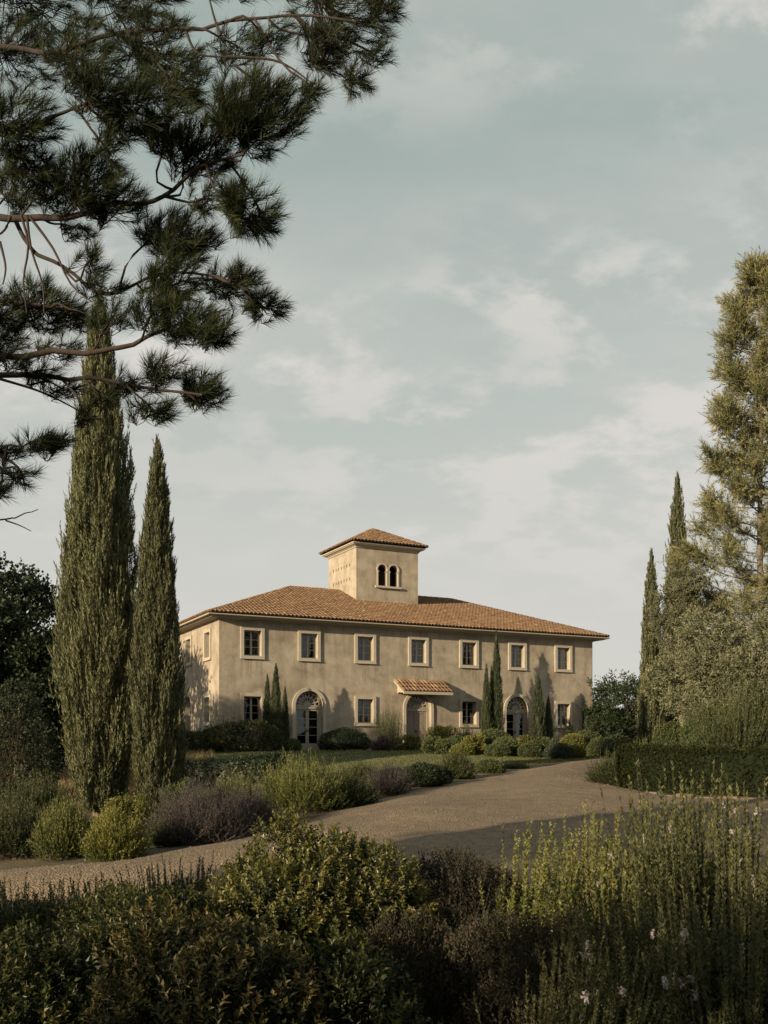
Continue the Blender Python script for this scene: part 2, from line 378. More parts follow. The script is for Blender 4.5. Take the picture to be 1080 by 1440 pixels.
def shoots(B, A, Ls, m, rng, L0, W0, t0=.1, a0=60, a1=30, C=None, kind='diamond', vj=.3, vtip=.35, vbase=.3, fold=.25, taper=.4, jit=.25):
    """leaves spiralling up shoots that start at B and run along A (bending by C)"""
    n = len(B); A = norm(A); Ls = np.broadcast_to(np.asarray(Ls, float), (n,))
    s = np.linspace(t0, 1, m)[None, :]+rng.uniform(-.5, .5, (n, m))*(1-t0)/m
    s = np.clip(s, 0, 1.02)[..., None]; Cc = np.zeros_like(A) if C is None else C
    P = B[:, None]+(A[:, None]*s+Cc[:, None]*s*s)*Ls[:, None, None]
    T = norm(A[:, None]+2*Cc[:, None]*s); U, W = frame(T)
    ph = (np.arange(m)*2.39996)[None, :, None]+rng.uniform(0, 6.28, (n, 1, 1))+rng.normal(0, jit, (n, m, 1))
    al = np.radians(a0+(a1-a0)*s+rng.normal(0, 8, (n, m, 1)))
    R = U*np.cos(ph)+W*np.sin(ph); D = T*np.cos(al)+R*np.sin(al)
    ln = L0*(1-taper*np.abs(s[..., 0]-.35))*rng.uniform(.7, 1.15, (n, m)); wd = W0*rng.uniform(.75, 1.2, (n, m))
    vs = rng.normal(0, vj*.5, (n, 1))
    v = np.clip(vbase+vtip*s[..., 0]+vs+rng.normal(0, vj*.4, (n, m)), 0, 1)
    Nn = norm(T*np.sin(al)-R*np.cos(al)).reshape(-1, 3) if kind == 'leaf' else None
    return leaves(P.reshape(-1, 3), D.reshape(-1, 3), ln.ravel(), wd.ravel(), v.ravel(), rng, kind, fold, Nn)
def cat3(parts):
    V = []; F = []; v = []; o = 0
    for a, b, c in parts: V.append(a); F.append(b+o); v.append(c); o += len(a)
    return np.concatenate(V), np.concatenate(F), np.concatenate(v)

# ------------------------------------------------------------------ ground, drive, lawn
def axis_pts(fine0, fine1, step, far):
    a = list(np.arange(fine0, fine1+.01, step)); d = step; x = fine1
    while x < far: d *= 1.45; x += d; a.append(x)
    d = step; x = fine0; b = []
    while x > -far: d *= 1.45; x -= d; b.append(x)
    return np.array(b[::-1]+a)
def sheet(xs, ys):
    X, Y = np.meshgrid(xs, ys); V = np.stack([X, Y, ground(X, Y)], -1).reshape(-1, 3)
    nx, ny = len(xs), len(ys); i = np.arange(nx*ny).reshape(ny, nx)
    return V, np.stack([i[:-1, :-1], i[:-1, 1:], i[1:, 1:], i[1:, :-1]], -1).reshape(-1, 4)
V, F = sheet(axis_pts(-30, 30, .5, 4000), axis_pts(-12, 66, .5, 4000))
tag(link('ground', mesh_np('ground', V, F, None, 'soil', True)), kind='structure')

def ribbon(name, left, right, k, j, dz, m, camber=0.0):
    """sheet draped on the ground between two edge curves"""
    Lp, Rp = spline(left, k), spline(right, k); t = np.linspace(0, 1, j)[None, :, None]
    P = Lp[:, None]*(1-t)+Rp[:, None]*t
    z = ground(P[..., 0], P[..., 1])+dz+camber*4*t[..., 0]*(1-t[..., 0])
    V = np.concatenate([P, z[..., None]], -1).reshape(-1, 3); i = np.arange(k*j).reshape(k, j)
    F = np.stack([i[:-1, :-1], i[:-1, 1:], i[1:, 1:], i[1:, :-1]], -1).reshape(-1, 4)
    return tag(link(name, mesh_np(name, V, F, None, m, True)), kind='structure'), P
# upper edge (garden side) and lower edge (camera side) of the drive
up_e = [(-16, 14.5), (-9, 15.9), (-6.4, 16.1), (-4.6, 15.9), (-3.4, 16.8), (-2.2, 18.7), (-1.0, 21), (.35, 24), (2.0, 27.5), (3.6, 31), (5.6, 35), (7.6, 38.5), (9.8, 41), (14, 43.5), (22, 45)]
lo_e = [(-15, 11.2), (-9, 13.2), (-6.2, 13.3), (-3, 12.3), (-.5, 11.2), (1.5, 10.4), (3.2, 11.6), (4.8, 14.5), (6.2, 18), (7.0, 22), (6.0, 26), (6.6, 31), (9.0, 36), (12.5, 39.6), (15.5, 41), (22, 42.5)]
drive, DP = ribbon('drive', up_e, lo_e, 90, 24, .012, 'gravel', .16)
side, _ = ribbon('drive_branch', [(5.2, 25), (7.2, 23.2), (9.6, 21.9), (14, 20.5), (24, 18)], [(4.4, 13.5), (6.6, 14.2), (9.0, 14.2), (14, 13.5), (24, 12)], 40, 12, .008, 'gravel')
lawn, LP = ribbon('lawn', [(-12.5, 44), (-8, 48.8), (-2, 50.5), (6, 54), (12, 56.5)], [(-7.5, 31), (-2.5, 28.5), (2.0, 30.5), (5.5, 36.5), (9.0, 41.2)], 40, 14, .016, 'turf')

def blades(name, P, n, h, wd, m, seed, lean=.35):
    rng = np.random.default_rng(seed); k, j, _ = P.shape
    a = rng.uniform(0, k-1.001, n); b = rng.uniform(0, j-1.001, n); i = a.astype(int); q = b.astype(int); fa = (a-i)[:, None]; fb = (b-q)[:, None]
    xy = P[i, q]*(1-fa)*(1-fb)+P[i+1, q]*fa*(1-fb)+P[i, q+1]*(1-fa)*fb+P[i+1, q+1]*fa*fb
    B = np.concatenate([xy, ground(xy[:, 0], xy[:, 1])[:, None]+.01], 1)
    D = norm(np.concatenate([rng.normal(0, lean, (n, 2)), np.ones((n, 1))], 1))
    cl = .5+.5*np.sin(xy[:, 0]*1.3+np.sin(xy[:, 1]*1.1)*2)
    V, F, v = leaves(B, D, h*rng.uniform(.4, 1.2, n), np.full(n, wd), np.clip(.25*cl+rng.uniform(0, .75, n), 0, 1), rng, 'tri')
    return link(name, mesh_np(name, V, F, v, m))
tag(blades('lawn_grass', LP, 60000, .07, .03, 'grass_blade', 3), 'short mown green lawn grass in front of the villa', 'grass', kind='stuff')
# rough grass on the open ground left of the drive and behind the cypresses
gx, gy = np.meshgrid(np.linspace(-24, -8, 8), np.linspace(26, 47, 8)); GP = np.stack([gx, gy], -1)
tag(blades('dry_grass', GP, 26000, .32, .035, 'dry_grass_blade', 5, .4), 'rough dry straw coloured grass on the slope beyond the cypresses', 'grass', kind='stuff')
# loose stones on the drive
rng = np.random.default_rng(8); n = 4500
a = rng.uniform(0, 70, n); b = rng.uniform(0, 22.99, n); i = a.astype(int); q = b.astype(int)
xy = DP[i, q]*(1-(a-i))[:, None]+DP[i+1, q]*(a-i)[:, None]; xy = xy+(DP[i, q+1]-DP[i, q])*(b-q)[:, None]
oc = np.array([(1, 0, 0), (0, 1, 0), (-1, 0, 0), (0, -1, 0), (0, 0, .7), (0, 0, -.5)]); of = np.array([(0, 1, 4), (1, 2, 4), (2, 3, 4), (3, 0, 4), (1, 0, 5), (2, 1, 5), (3, 2, 5), (0, 3, 5)])
s = rng.gamma(2.2, .0035, n)+.004; th = rng.uniform(0, 6.28, n); cs, sn = np.cos(th), np.sin(th)
T = oc[None]*s[:, None, None]*rng.uniform(.6, 1.3, (n, 6, 1)); X = T[..., 0]*cs[:, None]-T[..., 1]*sn[:, None]; Y = T[..., 0]*sn[:, None]+T[..., 1]*cs[:, None]
V = np.stack([X+xy[:, :1], Y+xy[:, 1:], T[..., 2]+(ground(xy[:, 0], xy[:, 1])+.015+.64*(b/23)*(1-b/23))[:, None]], -1)
F = (of[None]+(np.arange(n)*6)[:, None, None]).reshape(-1, 3)
tag(link('gravel', mesh_np('gravel', V, F, None, 'pebble')), 'loose pale stones scattered over the gravel drive', 'gravel', kind='stuff')

# low stone edging under the clipped hedge
edge = thing('stone_edging', 'low edging of rough tan stones along the foot of the clipped hedge', 'edging', (0, 0, 0))
rng = np.random.default_rng(12); pts = spline([(5.7, 25.0), (6.6, 23.9), (8.0, 22.9), (10, 22.1), (12.4, 21.4)], 16)
edge.location = (pts[0, 0], pts[0, 1], gz(*pts[0]))
for i in range(15):
    p0, p1 = pts[i], pts[i+1]; c = (p0+p1)/2; d = p1-p0; ln = np.linalg.norm(d)*.96; h = rng.uniform(.02, .09); dp = rng.uniform(.2, .26)
    V = np.array([(x*ln/2*rng.uniform(.93, 1), y*dp/2*rng.uniform(.9, 1.05), z) for z in (-.08, h*rng.uniform(.93, 1.05)) for y in (-1, 1) for x in (-1, 1)])
    o = link('stone', MB().add(V, [(0, 2, 3, 1), (4, 5, 7, 6), (0, 1, 5, 4), (2, 6, 7, 3), (0, 4, 6, 2), (1, 3, 7, 5)]).mesh('stone', 'edging_stone'), edge)
    bv = o.modifiers.new('bevel', 'BEVEL'); bv.width = .025; bv.segments = 1
    o.location = (c[0]-pts[0, 0], c[1]-pts[0, 1], gz(*c)-edge.location.z); o.rotation_euler = (0, 0, math.atan2(d[1], d[0])+rng.normal(0, .03))

# ------------------------------------------------------------------ the villa
PHI = math.atan2(1381, 2760); HX, HY = -8.65, 51.5; HB = EYE-.2      # corner of the two seen walls
LEN, DEP, WT = 24.5, 13.1, 7.1
villa = thing('villa', 'two storey tan stucco villa with tiled hip roof and small square tower', 'house', (HX, HY, HB), PHI)
def arc(cx, cz, r, n=14, a0=0, a1=math.pi): return [(cx+r*math.cos(a0+(a1-a0)*i/n), cz+r*math.sin(a0+(a1-a0)*i/n)) for i in range(n+1)]
def arch_loop(cx, r, spring, z0=0.0, n=14): return [(cx-r, z0), (cx+r, z0)]+arc(cx, spring, r, n)
BAY = [1.83, 5.08, 8.48, 11.88, 15.3, 18.75, 22.2]
WW, WH = .98, 1.36; UZ, LZ = 5.07, 1.56; AR, SPR = .82, 2.47
rect = lambda cx, z: [(cx-WW/2, z), (cx+WW/2, z), (cx+WW/2, z+WH), (cx-WW/2, z+WH)]
RV = .34
# front wall (y = 0), openings cut out
b = MB()
holes = [rect(x, UZ) for x in BAY]+[rect(BAY[i], LZ) for i in (0, 2, 4, 6)]+[arch_loop(BAY[i], AR, SPR, .02) for i in (1, 3, 5)]
b.holed([(0, 0), (LEN, 0), (LEN, WT), (0, WT)], holes, 0, RV); link('wall', b.mesh('front_wall', 'stucco'), villa)
# left wall: built flat and turned
SB = [2.0, 5.8, 9.6]
b = MB(); sx = [-DEP+0, 0]
hl = [rect(-v, UZ) for v in SB]+[rect(-SB[0], LZ)]+[arch_loop(-v, AR*.8, SPR, .02) for v in SB[1:]]
b.holed([(-DEP, 0), (0, 0), (0, WT), (-DEP, WT)], hl, 0, RV); link('wall', b.mesh('side_wall', 'stucco'), villa, (0, 0, 0), -math.pi/2)
b = MB(); b.add([(LEN, 0, 0), (LEN, DEP, 0), (LEN, DEP, WT), (LEN, 0, WT)], [(0, 1, 2, 3)]); b.add([(LEN, DEP, 0), (0, DEP, 0), (0, DEP, WT), (LEN, DEP, WT)], [(0, 1, 2, 3)])
link('wall', b.mesh('rear_walls', 'stucco'), villa)
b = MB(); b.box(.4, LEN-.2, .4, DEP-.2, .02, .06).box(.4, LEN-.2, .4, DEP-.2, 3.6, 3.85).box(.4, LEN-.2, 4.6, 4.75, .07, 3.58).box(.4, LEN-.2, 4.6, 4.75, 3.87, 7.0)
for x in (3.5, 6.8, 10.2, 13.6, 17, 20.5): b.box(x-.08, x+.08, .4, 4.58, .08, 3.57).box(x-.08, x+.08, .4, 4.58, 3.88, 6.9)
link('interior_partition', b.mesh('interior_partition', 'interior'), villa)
# plinth course
b = MB()
for x0, x1 in ((-.02, BAY[1]-1.02), (BAY[1]+1.02, BAY[3]-1.02), (BAY[3]+1.02, BAY[5]-1.02), (BAY[5]+1.02, LEN+.02)): b.box(x0, x1, -.035, .05, -.3, .32)
link('plinth', b.mesh('plinth', 'stucco'), villa)

# --- windows
mb = MB(); SW, PR = .17, -.085
mb.box(-WW/2-SW, -WW/2+.004, PR, .03, -SW, WH+SW).box(WW/2-.004, WW/2+SW, PR, .03, -SW, WH+SW)
mb.box(-WW/2+.003, WW/2-.003, PR+.003, .03, WH-.004, WH+SW-.002).box(-WW/2+.003, WW/2-.003, PR+.003, .03, -SW+.002, .004)
me_sur = mb.mesh('window_surround', 'trim')
mb = MB().box(-WW/2-SW-.015, WW/2+SW+.015, PR-.025, PR-.001, -SW+.0, -SW+.055); me_sill = mb.mesh('window_sill', 'trim')
mb = MB(); f0, f1 = .23, .29
mb.box(-WW/2+.002, -WW/2+.07, f0, f1, .002, WH-.002).box(WW/2-.07, WW/2-.002, f0, f1, .002, WH-.002)
mb.box(-WW/2+.071, WW/2-.071, f0+.002, f1, WH-.07, WH-.003).box(-WW/2+.071, WW/2-.071, f0+.002, f1, .003, .08)
mb.box(-.055, .055, f0-.012, f1, .081, WH-.071)
rows = [.08, .08+(WH-.15)/3, .08+2*(WH-.15)/3, WH-.07]
for z in rows[1:3]:
    mb.box(-WW/2+.071, -.056, f0+.01, f1-.01, z-.014, z+.014).box(.056, WW/2-.071, f0+.01, f1-.01, z-.014, z+.014)
me_sash = mb.mesh('window_sash', 'painted_wood')
pw = WW/2-.071-.056; ph_ = rows[1]-rows[0]-.028
me_pane = MB().box(-pw/2, pw/2, -.004, .004, -ph_/2, ph_/2).mesh('window_pane', 'glass')
def wavy(w_, h_, name):
    x = np.linspace(-w_/2, w_/2, 25); y = .025*np.sin(x*38)+.01*np.sin(x*17); V = np.concatenate([np.stack([x, y, 0*x], 1), np.stack([x, y, 0*x+h_], 1)]); i = np.arange(24)
    return mesh_np(name, V, np.stack([i, i+1, i+26, i+25], 1), None, 'curtain', True)
me_cur = wavy(.36, WH, 'curtain')
def window(loc, rot, curtain=0):
    w_ = link('window', me_sur, villa, loc, rot)
    link('sash', me_sash, w_); link('sill', me_sill, w_)
    for s in (-1, 1):
        for r in range(3): link('pane', me_pane, w_, (s*(.056+pw/2), .26, (rows[r]+rows[r+1])/2))
        if curtain: link('curtain', me_cur, w_, (s*.33*curtain, .42, 0))
for i, x in enumerate(BAY): window((x, 0, UZ), 0, {6: .65, 2: 1.05, 4: 1.0, 3: 1.1, 0: 1.2}.get(i, 0))
for i in (0, 2, 4, 6): window((BAY[i], 0, LZ), 0, {6: .65, 2: .9}.get(i, 0))
for v in SB: window((0, v, UZ), -math.pi/2)
window((0, SB[0], LZ), -math.pi/2)

# --- arched doorways
def surround(r, spring, wd, name):
    mb = MB(); inn = [(-r+.003, .0)]+[(-x, z) for x, z in arc(0, spring, r-.003, 16)]+[(r-.003, .0)]
    inn = [(-(r-.003), 0.0)]+arc(0, spring, r-.003, 16, math.pi, 0)+[(r-.003, 0.0)]
    out = [(-(r+wd), 0.0)]+arc(0, spring, r+wd, 16, math.pi, 0)+[(r+wd, 0.0)]
    k = len(inn); V = [(a, y, z) for l in (inn, out) for y in (PR, .04) for a, z in l]
    F = []
    for i in range(k-1):
        F += [(i, i+1, 2*k+i+1, 2*k+i), (i, k+i, k+i+1, i+1), (2*k+i, 2*k+i+1, 3*k+i+1, 3*k+i)]
    F += [(0, 2*k, 3*k, k), (k-1, 2*k-1, 4*k-1, 3*k-1)]
    return mb.add(V, F).mesh(name, 'trim')
def petals(R):
    hs = []
    for i in range(9):
        a = math.pi*(i+.5)/9; d = .115
        hs.append([(R*q*math.cos(a+e), R*q*math.sin(a+e)+.05) for q, e in ((.60, -d*.5), (.74, -d), (.83, -d*.7), (.86, 0), (.83, d*.7), (.74, d), (.60, d*.5))])
    for i in range(8):
        a = math.pi*(i+.5)/8; d = .14
        hs.append([(R*q*math.cos(a+e), R*q*math.sin(a+e)+.05) for q, e in ((.28, -d*.6), (.50, -d), (.54, 0), (.50, d), (.28, d*.6))])
    return hs
def fan_mesh(R, name):
    mb = MB(); outer = [(-R, .0), (R, .0)]+arc(0, 0, R, 20)[1:-1]
    hs = petals(R); mb.holed(outer, hs, .24, .035)
    mb.holed(outer, [], .30); return mb.mesh(name, 'painted_wood')
def fan_glass(R, name):
    mb = MB(); mb.add([(0, .27, .03)]+[(a*.9, .27, z*.9+.03) for a, z in arc(0, 0, R, 16)], [(0, i+1, i+2) for i in range(16)]); return mb.mesh(name, 'glass')
def back_dark(R, name): return None
me_as = surround(AR, SPR, .18, 'door_surround'); me_as2 = surround(AR*.8, SPR, .16, 'side_door_surround')
def fan_full(R, name):
    mb = MB(); outer = [(-R, .0), (R, .0)]+arc(0, 0, R, 20)[1:-1]; mb.holed(outer, petals(R), .24, .05); return mb.mesh(name, 'painted_wood')
def fan_back(R, name):
    mb = MB(); mb.holed([(-R*.97, .01), (R*.97, .01)]+arc(0, 0, R*.97, 20)[1:-1], [], .285); return mb.mesh(name, 'glass')
me_ff, me_fg = fan_full(AR-.004, 'fanlight'), fan_back(AR-.004, 'fanlight_glass')
me_ff2, me_fg2 = fan_full(AR*.8-.004, 'side_fanlight'), fan_back(AR*.8-.004, 'side_fanlight_glass')
def doorway(loc, rot, kind, r=AR):
    d = link('door', me_as if r == AR else me_as2, villa, loc, rot)
    fl = link('fanlight', me_ff if r == AR else me_ff2, d, (0, 0, SPR-.02)); link('fanlight_pane', me_fg if r == AR else me_fg2, d, (0, 0, SPR-.02))
    mb = MB(); J = .14; hi = SPR-.02
    mb.box(-r+.003, -r+J, .2, .33, .02, hi-.01).box(r-J, r-.003, .2, .33, .02, hi-.01).box(-r+J+.001, r-J-.001, .202, .33, hi-.14, hi-.012)
    link('door_frame', mb.mesh('door_frame', 'painted_wood'), d)
    w_ = r-J-.004; top = hi-.145
    for s in (-1, 1):
        mb = MB(); x0, x1 = (.006, w_) if s > 0 else (-w_, -.006)
        m_ = 'painted_wood' if kind == 'glazed' else 'door_wood'
        st = .09
        if kind == 'glazed':
            zs = np.linspace(.42, top-.09, 5)
            mb.box(x0, x0+st, .25, .30, .03, top).box(x1-st, x1, .25, .30, .03, top)
            mb.box(x0+st+.001, x1-st-.001, .252, .30, .03, .42).box(x0+st+.001, x1-st-.001, .252, .30, top-.09, top-.002)
            mb.box(x0+st+.04, x1-st-.04, .24, .251, .1, .36)
            for z in zs[1:4]: mb.box(x0+st+.001, x1-st-.001, .26, .295, z-.015, z+.015)
            leaf = link('door_leaf', mb.mesh('door_leaf', m_), d)
            pwid = x1-x0-2*st; pm = MB().box(-pwid/2, pwid/2, -.004, .004, -(zs[1]-zs[0])/2+.016, (zs[1]-zs[0])/2-.016).mesh('door_pane', 'glass')
            for r_ in range(4): link('pane', pm, d, ((x0+x1)/2, .278, (zs[r_]+zs[r_+1])/2))
        else:
            mb.box(x0, x0+.11, .245, .30, .03, top).box(x1-.11, x1, .245, .30, .03, top)
            for z0, z1 in ((.03, .2), (.95, 1.08), (top-.12, top-.001)): mb.box(x0+.111, x1-.111, .247, .30, z0, z1)
            leaf = link('door_leaf', mb.mesh('door_leaf', m_), d)
            for z0, z1 in ((.2, .95), (1.08, top-.12)): link('panel', MB().box(x0+.111, x1-.111, .27, .29, z0+.001, z1-.001).box(x0+.15, x1-.15, .258, .272, z0+.05, z1-.05).mesh('door_panel', m_), d)
        h = MB().box(s*.05-.012, s*.05+.012, .2, .246, 1.05, 1.2); link('handle', h.mesh('handle', 'iron'), d)
    link('step', MB().box(-r-.2, r+.2, -.5, .3, -.25, .018).mesh('step', 'trim'), d)
doorway((BAY[1], 0, 0), 0, 'glazed'); doorway((BAY[3], 0, 0), 0, 'solid'); doorway((BAY[5], 0, 0), 0, 'glazed')
for v in SB[1:]: doorway((0, v, 0), -math.pi/2, 'glazed', AR*.8)

# --- roofs of half round tiles
rng = np.random.default_rng(4)
def tile_mesh(cols_s, cols_len, O, E, S, Nn, r, expo, rng):
    """cover tiles: columns at distance s along E from O, running up S"""
    seg = 5; ang = np.linspace(0, np.pi, seg+1); P = []
    for s, ln in zip(cols_s, cols_len):
        k = int(max(0, math.ceil(ln/expo)))
        for j in range(k): P.append((s, j*expo-.05, min(expo+.07, ln-j*expo+.08)))
    P = np.array(P); n = len(P); P[:, 0] += rng.normal(0, .006, n)
    rr = r*rng.uniform(.95, 1.05, n); tilt = rng.normal(0, .006, n)
    ca, sa = np.cos(ang), np.sin(ang); V = np.zeros((n, 3, seg+1, 3))
    for q, (u, rad, lift) in enumerate(((0, 1.0, .06), (1, .82, .025), (0, .84, .052))):
        x = P[:, 0, None]+rr[:, None]*rad*ca[None]+(tilt*u)[:, None]; y = (P[:, 1]+P[:, 2]*u)[:, None]+0*x; z = 1.3*rr[:, None]*rad*sa[None]+lift
        V[:, q] = O+x[..., None]*E+y[..., None]*S+z[..., None]*Nn
    i = np.arange(n*3*(seg+1)).reshape(n, 3, seg+1)
    F = np.stack([i[:, 0, :-1], i[:, 0, 1:], i[:, 1, 1:], i[:, 1, :-1]], -1).reshape(-1, 4)
    F2 = np.stack([i[:, 2, :-1], i[:, 2, 1:], i[:, 0, 1:], i[:, 0, :-1]], -1).reshape(-1, 4)
    v = np.clip(rng.normal(.52, .15, n), 0, 1); v = np.repeat(v, seg)
    return V.reshape(-1, 3), np.concatenate([F, F2]), np.concatenate([v, v])
def ridge_mesh(r=.12, ln=.46):
    a = np.linspace(-.35, math.pi+.35, 9); V = []
    for x, s in ((0, 1.0), (ln, .85)): V += [(x, r*s*math.cos(t), r*s*math.sin(t)-.02) for t in a]
    V += [(0, r*.8*math.cos(t), r*.8*math.sin(t)-.02) for t in a]
    F = [(i, i+1, 9+i+1, 9+i) for i in range(8)]+[(18+i, 18+i+1, i+1, i) for i in range(8)]
    return np.array(V), np.array(F)
RVt, RF = ridge_mesh()
ridge_variants = [mesh_np('ridge_tile', RVt, RF, np.full(len(RF), v), 'terracotta', True) for v in (.25, .45, .6, .8, .95)]
def ridge_line(parent, p0, p1, name='ridge_tile'):
    p0, p1 = Vector(p0), Vector(p1); d = p1-p0; k = max(2, int(d.length/.4)); q = d.to_track_quat('X', 'Z')
    for i in range(k):
        o = link(name, ridge_variants[int(rng.integers(0, 5))], parent, p0+d*(i/k)); o.rotation_mode = 'QUATERNION'; o.rotation_quaternion = q
def hip_roof(x0, x1, y0, y1, ze, zr, pitch_cols, expo, r, parent, name):
    W_, D_ = x1-x0, y1-y0; run = min(W_, D_)/2; rise = zr-ze; sl = math.hypot(run, rise); up = rise/sl; fl = run/sl
    ra = np.array([x0+run, y0+run, zr]); rb = np.array([x1-run, y1-run, zr])
    C = [np.array(p) for p in ((x0, y0, ze), (x1, y0, ze), (x1, y1, ze), (x0, y1, ze))]
    if D_ > W_: ra, rb = np.array([x0+run, y0+run, zr]), np.array([x0+run, y1-run, zr])
    roof = link(name, mesh_np(name, np.array(C+[ra, rb])+[0, 0, .02], [np.array([(0, 1, 5, 4), (2, 3, 4, 5)]), np.array([(1, 2, 5), (3, 0, 4)])], None, 'roof_underlay'), parent)
    for (c, e, ln, inn) in ((C[0], (1, 0, 0), W_, (0, 1, 0)), (C[1], (0, 1, 0), D_, (-1, 0, 0)), (C[2], (-1, 0, 0), W_, (0, -1, 0)), (C[3], (0, -1, 0), D_, (1, 0, 0))):
        e, inn = np.array(e, float), np.array(inn, float); S = inn*fl+np.array([0, 0, up]); Nn = -inn*up+np.array([0, 0, fl])
        nc = int(ln/pitch_cols); s = (np.arange(nc)+.5)*ln/nc; lens = np.minimum(np.minimum(s, ln-s), run)/fl
        V, F, v = tile_mesh(s, lens, c+Nn*.02, e, S, Nn, r, expo, rng)
        tag(link('roof_tiles', mesh_np('roof_tiles', V, F, v, 'terracotta', True), roof), kind='stuff')
    lift = np.array([0, 0, .07])
    for c, q in ((C[0], ra), (C[1], rb if D_ <= W_ else ra), (C[2], rb), (C[3], ra if D_ <= W_ else rb)): ridge_line(roof, c+lift, q+lift)
    if np.linalg.norm(rb-ra) > .3: ridge_line(roof, ra+lift, rb+lift)
    return roof
OV = .73
hip_roof(-OV, LEN+OV, -OV, DEP+OV, 7.15, 9.98, .23, .38, .083, villa, 'roof')
def cornice(x0, x1, y0, y1, prof, name, m, parent):
    V = []; F = []
    for k, (d, h) in enumerate(prof):
        V += [(x0-d, y0-d, h), (x1+d, y0-d, h), (x1+d, y1+d, h), (x0-d, y1+d, h)]
        if k:
            a = 4*(k-1); F += [(a+i, a+(i+1) % 4, a+4+(i+1) % 4, a+4+i) for i in range(4)]
    return link(name, MB().add(V, F).mesh(name, m), parent)
cornice(0, LEN, 0, DEP, [(.002, 6.90), (.05, 6.90), (.07, 6.95), (.14, 6.985), (.53, 7.0), (.53, 7.03), (.65, 7.04), (.67, 7.09), (.67, 7.13), (.1, 7.14)], 'cornice', 'cornice', villa)
cornice(0, LEN, 0, DEP, [(.675, 7.085), (.71, 7.065), (.76, 7.065), (.785, 7.09), (.785, 7.135), (.77, 7.135), (.76, 7.10), (.68, 7.10)], 'gutter', 'cornice', villa)
# --- tower
TX0, TX1, TY0, TY1 = 9.8, 14.05, 4.0, 8.2; TT = 12.56
b = MB(); base = 8.3
def lancet(cx):
    r, n = .285, .315
    return [(cx-r, 10.1), (cx+r, 10.1), (cx+r, 10.93), (cx+r-.07, 10.97)]+arc(cx, 11.10, n, 14, -.15, math.pi+.15)+[(cx-r+.07, 10.97), (cx-r, 10.93)]
TWC = (TX0+1.74, TX0+2.52)
b.holed([(TX0, base), (TX1, base), (TX1, TT), (TX0, TT)], [lancet(c) for c in TWC], 0, .3)
link('tower_wall', b.mesh('tower_front', 'stucco'), villa, (0, TY0, 0))
b = MB(); w_ = TY1-TY0; hs = []
for z in (10.45, 11.3):
    for i in range(7): c = -w_+.75+i*.41; hs.append([(c-.065, z), (c+.065, z), (c+.065, z+.16), (c, z+.21), (c-.065, z+.16)])
b.holed([(-w_, base), (0, base), (0, TT), (-w_, TT)], hs, 0, .18)
for h in hs: b.add([(x, .18, z) for x, z in h], [(0, 1, 2, 3, 4)])
link('tower_wall', b.mesh('tower_side', 'stucco'), villa, (TX0, TY0, 0), -math.pi/2)
b = MB(); b.add([(TX1, TY0, base), (TX1, TY1, base), (TX1, TY1, TT), (TX1, TY0, TT)], [(0, 1, 2, 3)]); b.add([(TX1, TY1, base), (TX0, TY1, base), (TX0, TY1, TT), (TX1, TY1, TT)], [(0, 1, 2, 3)])
link('tower_wall', b.mesh('tower_rear', 'stucco'), villa)
b = MB().box(TX0+.05, TX1-.05, TY0+1.2, TY0+1.3, 9.7, TT-.05); link('interior_partition', b.mesh('tower_partition', 'interior'), villa)
for c in TWC:
    inn = lancet(0); k = len(inn); cen = np.array([0, 10.75])
    out = [(x*1.0+(.075 if x > 0 else -.075 if x < 0 else 0)*(1 if z < 11.0 else abs(x)/.33), z+(0.08*max(0, (z-11.05)/.36) if z > 11.05 else 0)) for x, z in inn]
    out[0] = (out[0][0], 10.1); out[1] = (out[1][0], 10.1); out[3] = (out[2][0], out[3][1]); out[-2] = (out[-1][0], out[-2][1])
    V = [(a, y, z) for l in (inn, out) for y in (-.07, .02) for a, z in l]; F = []
    for i in range(k):
        j = (i+1) % k
        if i == 0: continue
        F += [(i, j, 2*k+j, 2*k+i), (i, k+i, k+j, j), (2*k+i, 2*k+j, 3*k+j, 3*k+i)]
    link('tower_window', MB().add(V, F).mesh('tower_window', 'trim'), villa, (c, TY0, 0))
link('tower_sill', MB().box(TX0+1.25, TX0+3.02, -.16, .02, 9.97, 10.09).mesh('tower_sill', 'trim'), villa, (0, TY0, 0))
cornice(TX0, TX1, TY0, TY1, [(.002, 12.32), (.05, 12.32), (.07, 12.38), (.16, 12.44), (.29, 12.48), (.29, 12.52), (.35, 12.53), (.35, 12.60), (.05, 12.61)], 'tower_cornice', 'cornice', villa)
hip_roof(TX0-.44, TX1+.44, TY0-.44, TY1+.44, 12.62, 13.95, .23, .36, .083, villa, 'tower_roof')
# --- canopy over the middle door
can = link('canopy', None, villa, (BAY[3], 0, 3.4))
pitch = math.atan2(.72, 1.22)
mb = MB(); V = [(x, y, z) for x in (-1.58, 1.58) for y, z in ((-.002, .53), (-1.2, -.17), (-1.2, -.06), (-.002, .64))]
mb.add(V, [(0, 1, 2, 3), (4, 7, 6, 5), (0, 4, 5, 1), (1, 5, 6, 2), (2, 6, 7, 3)]); link('deck', mb.mesh('canopy_deck', 'cornice'), can)
link('canopy_trim', MB().box(-1.6, 1.6, -1.26, -1.201, -.2, -.045).mesh('canopy_trim', 'cornice'), can)
a = np.linspace(0, math.pi, 7); V = []
for y, s, l in ((0, 1.0, .035), (.52, .8, .0), (0, .82, .03)): V += [(.095*s*math.cos(t), y, .095*s*math.sin(t)+l) for t in a]
F = [(i, i+1, 7+i+1, 7+i) for i in range(6)]+[(14+i, 15+i, i+1, i) for i in range(6)]
cts = [mesh_np('canopy_tile', np.array(V), np.array(F), np.full(12, q), 'terracotta', True) for q in (.35, .55, .75, .95)]
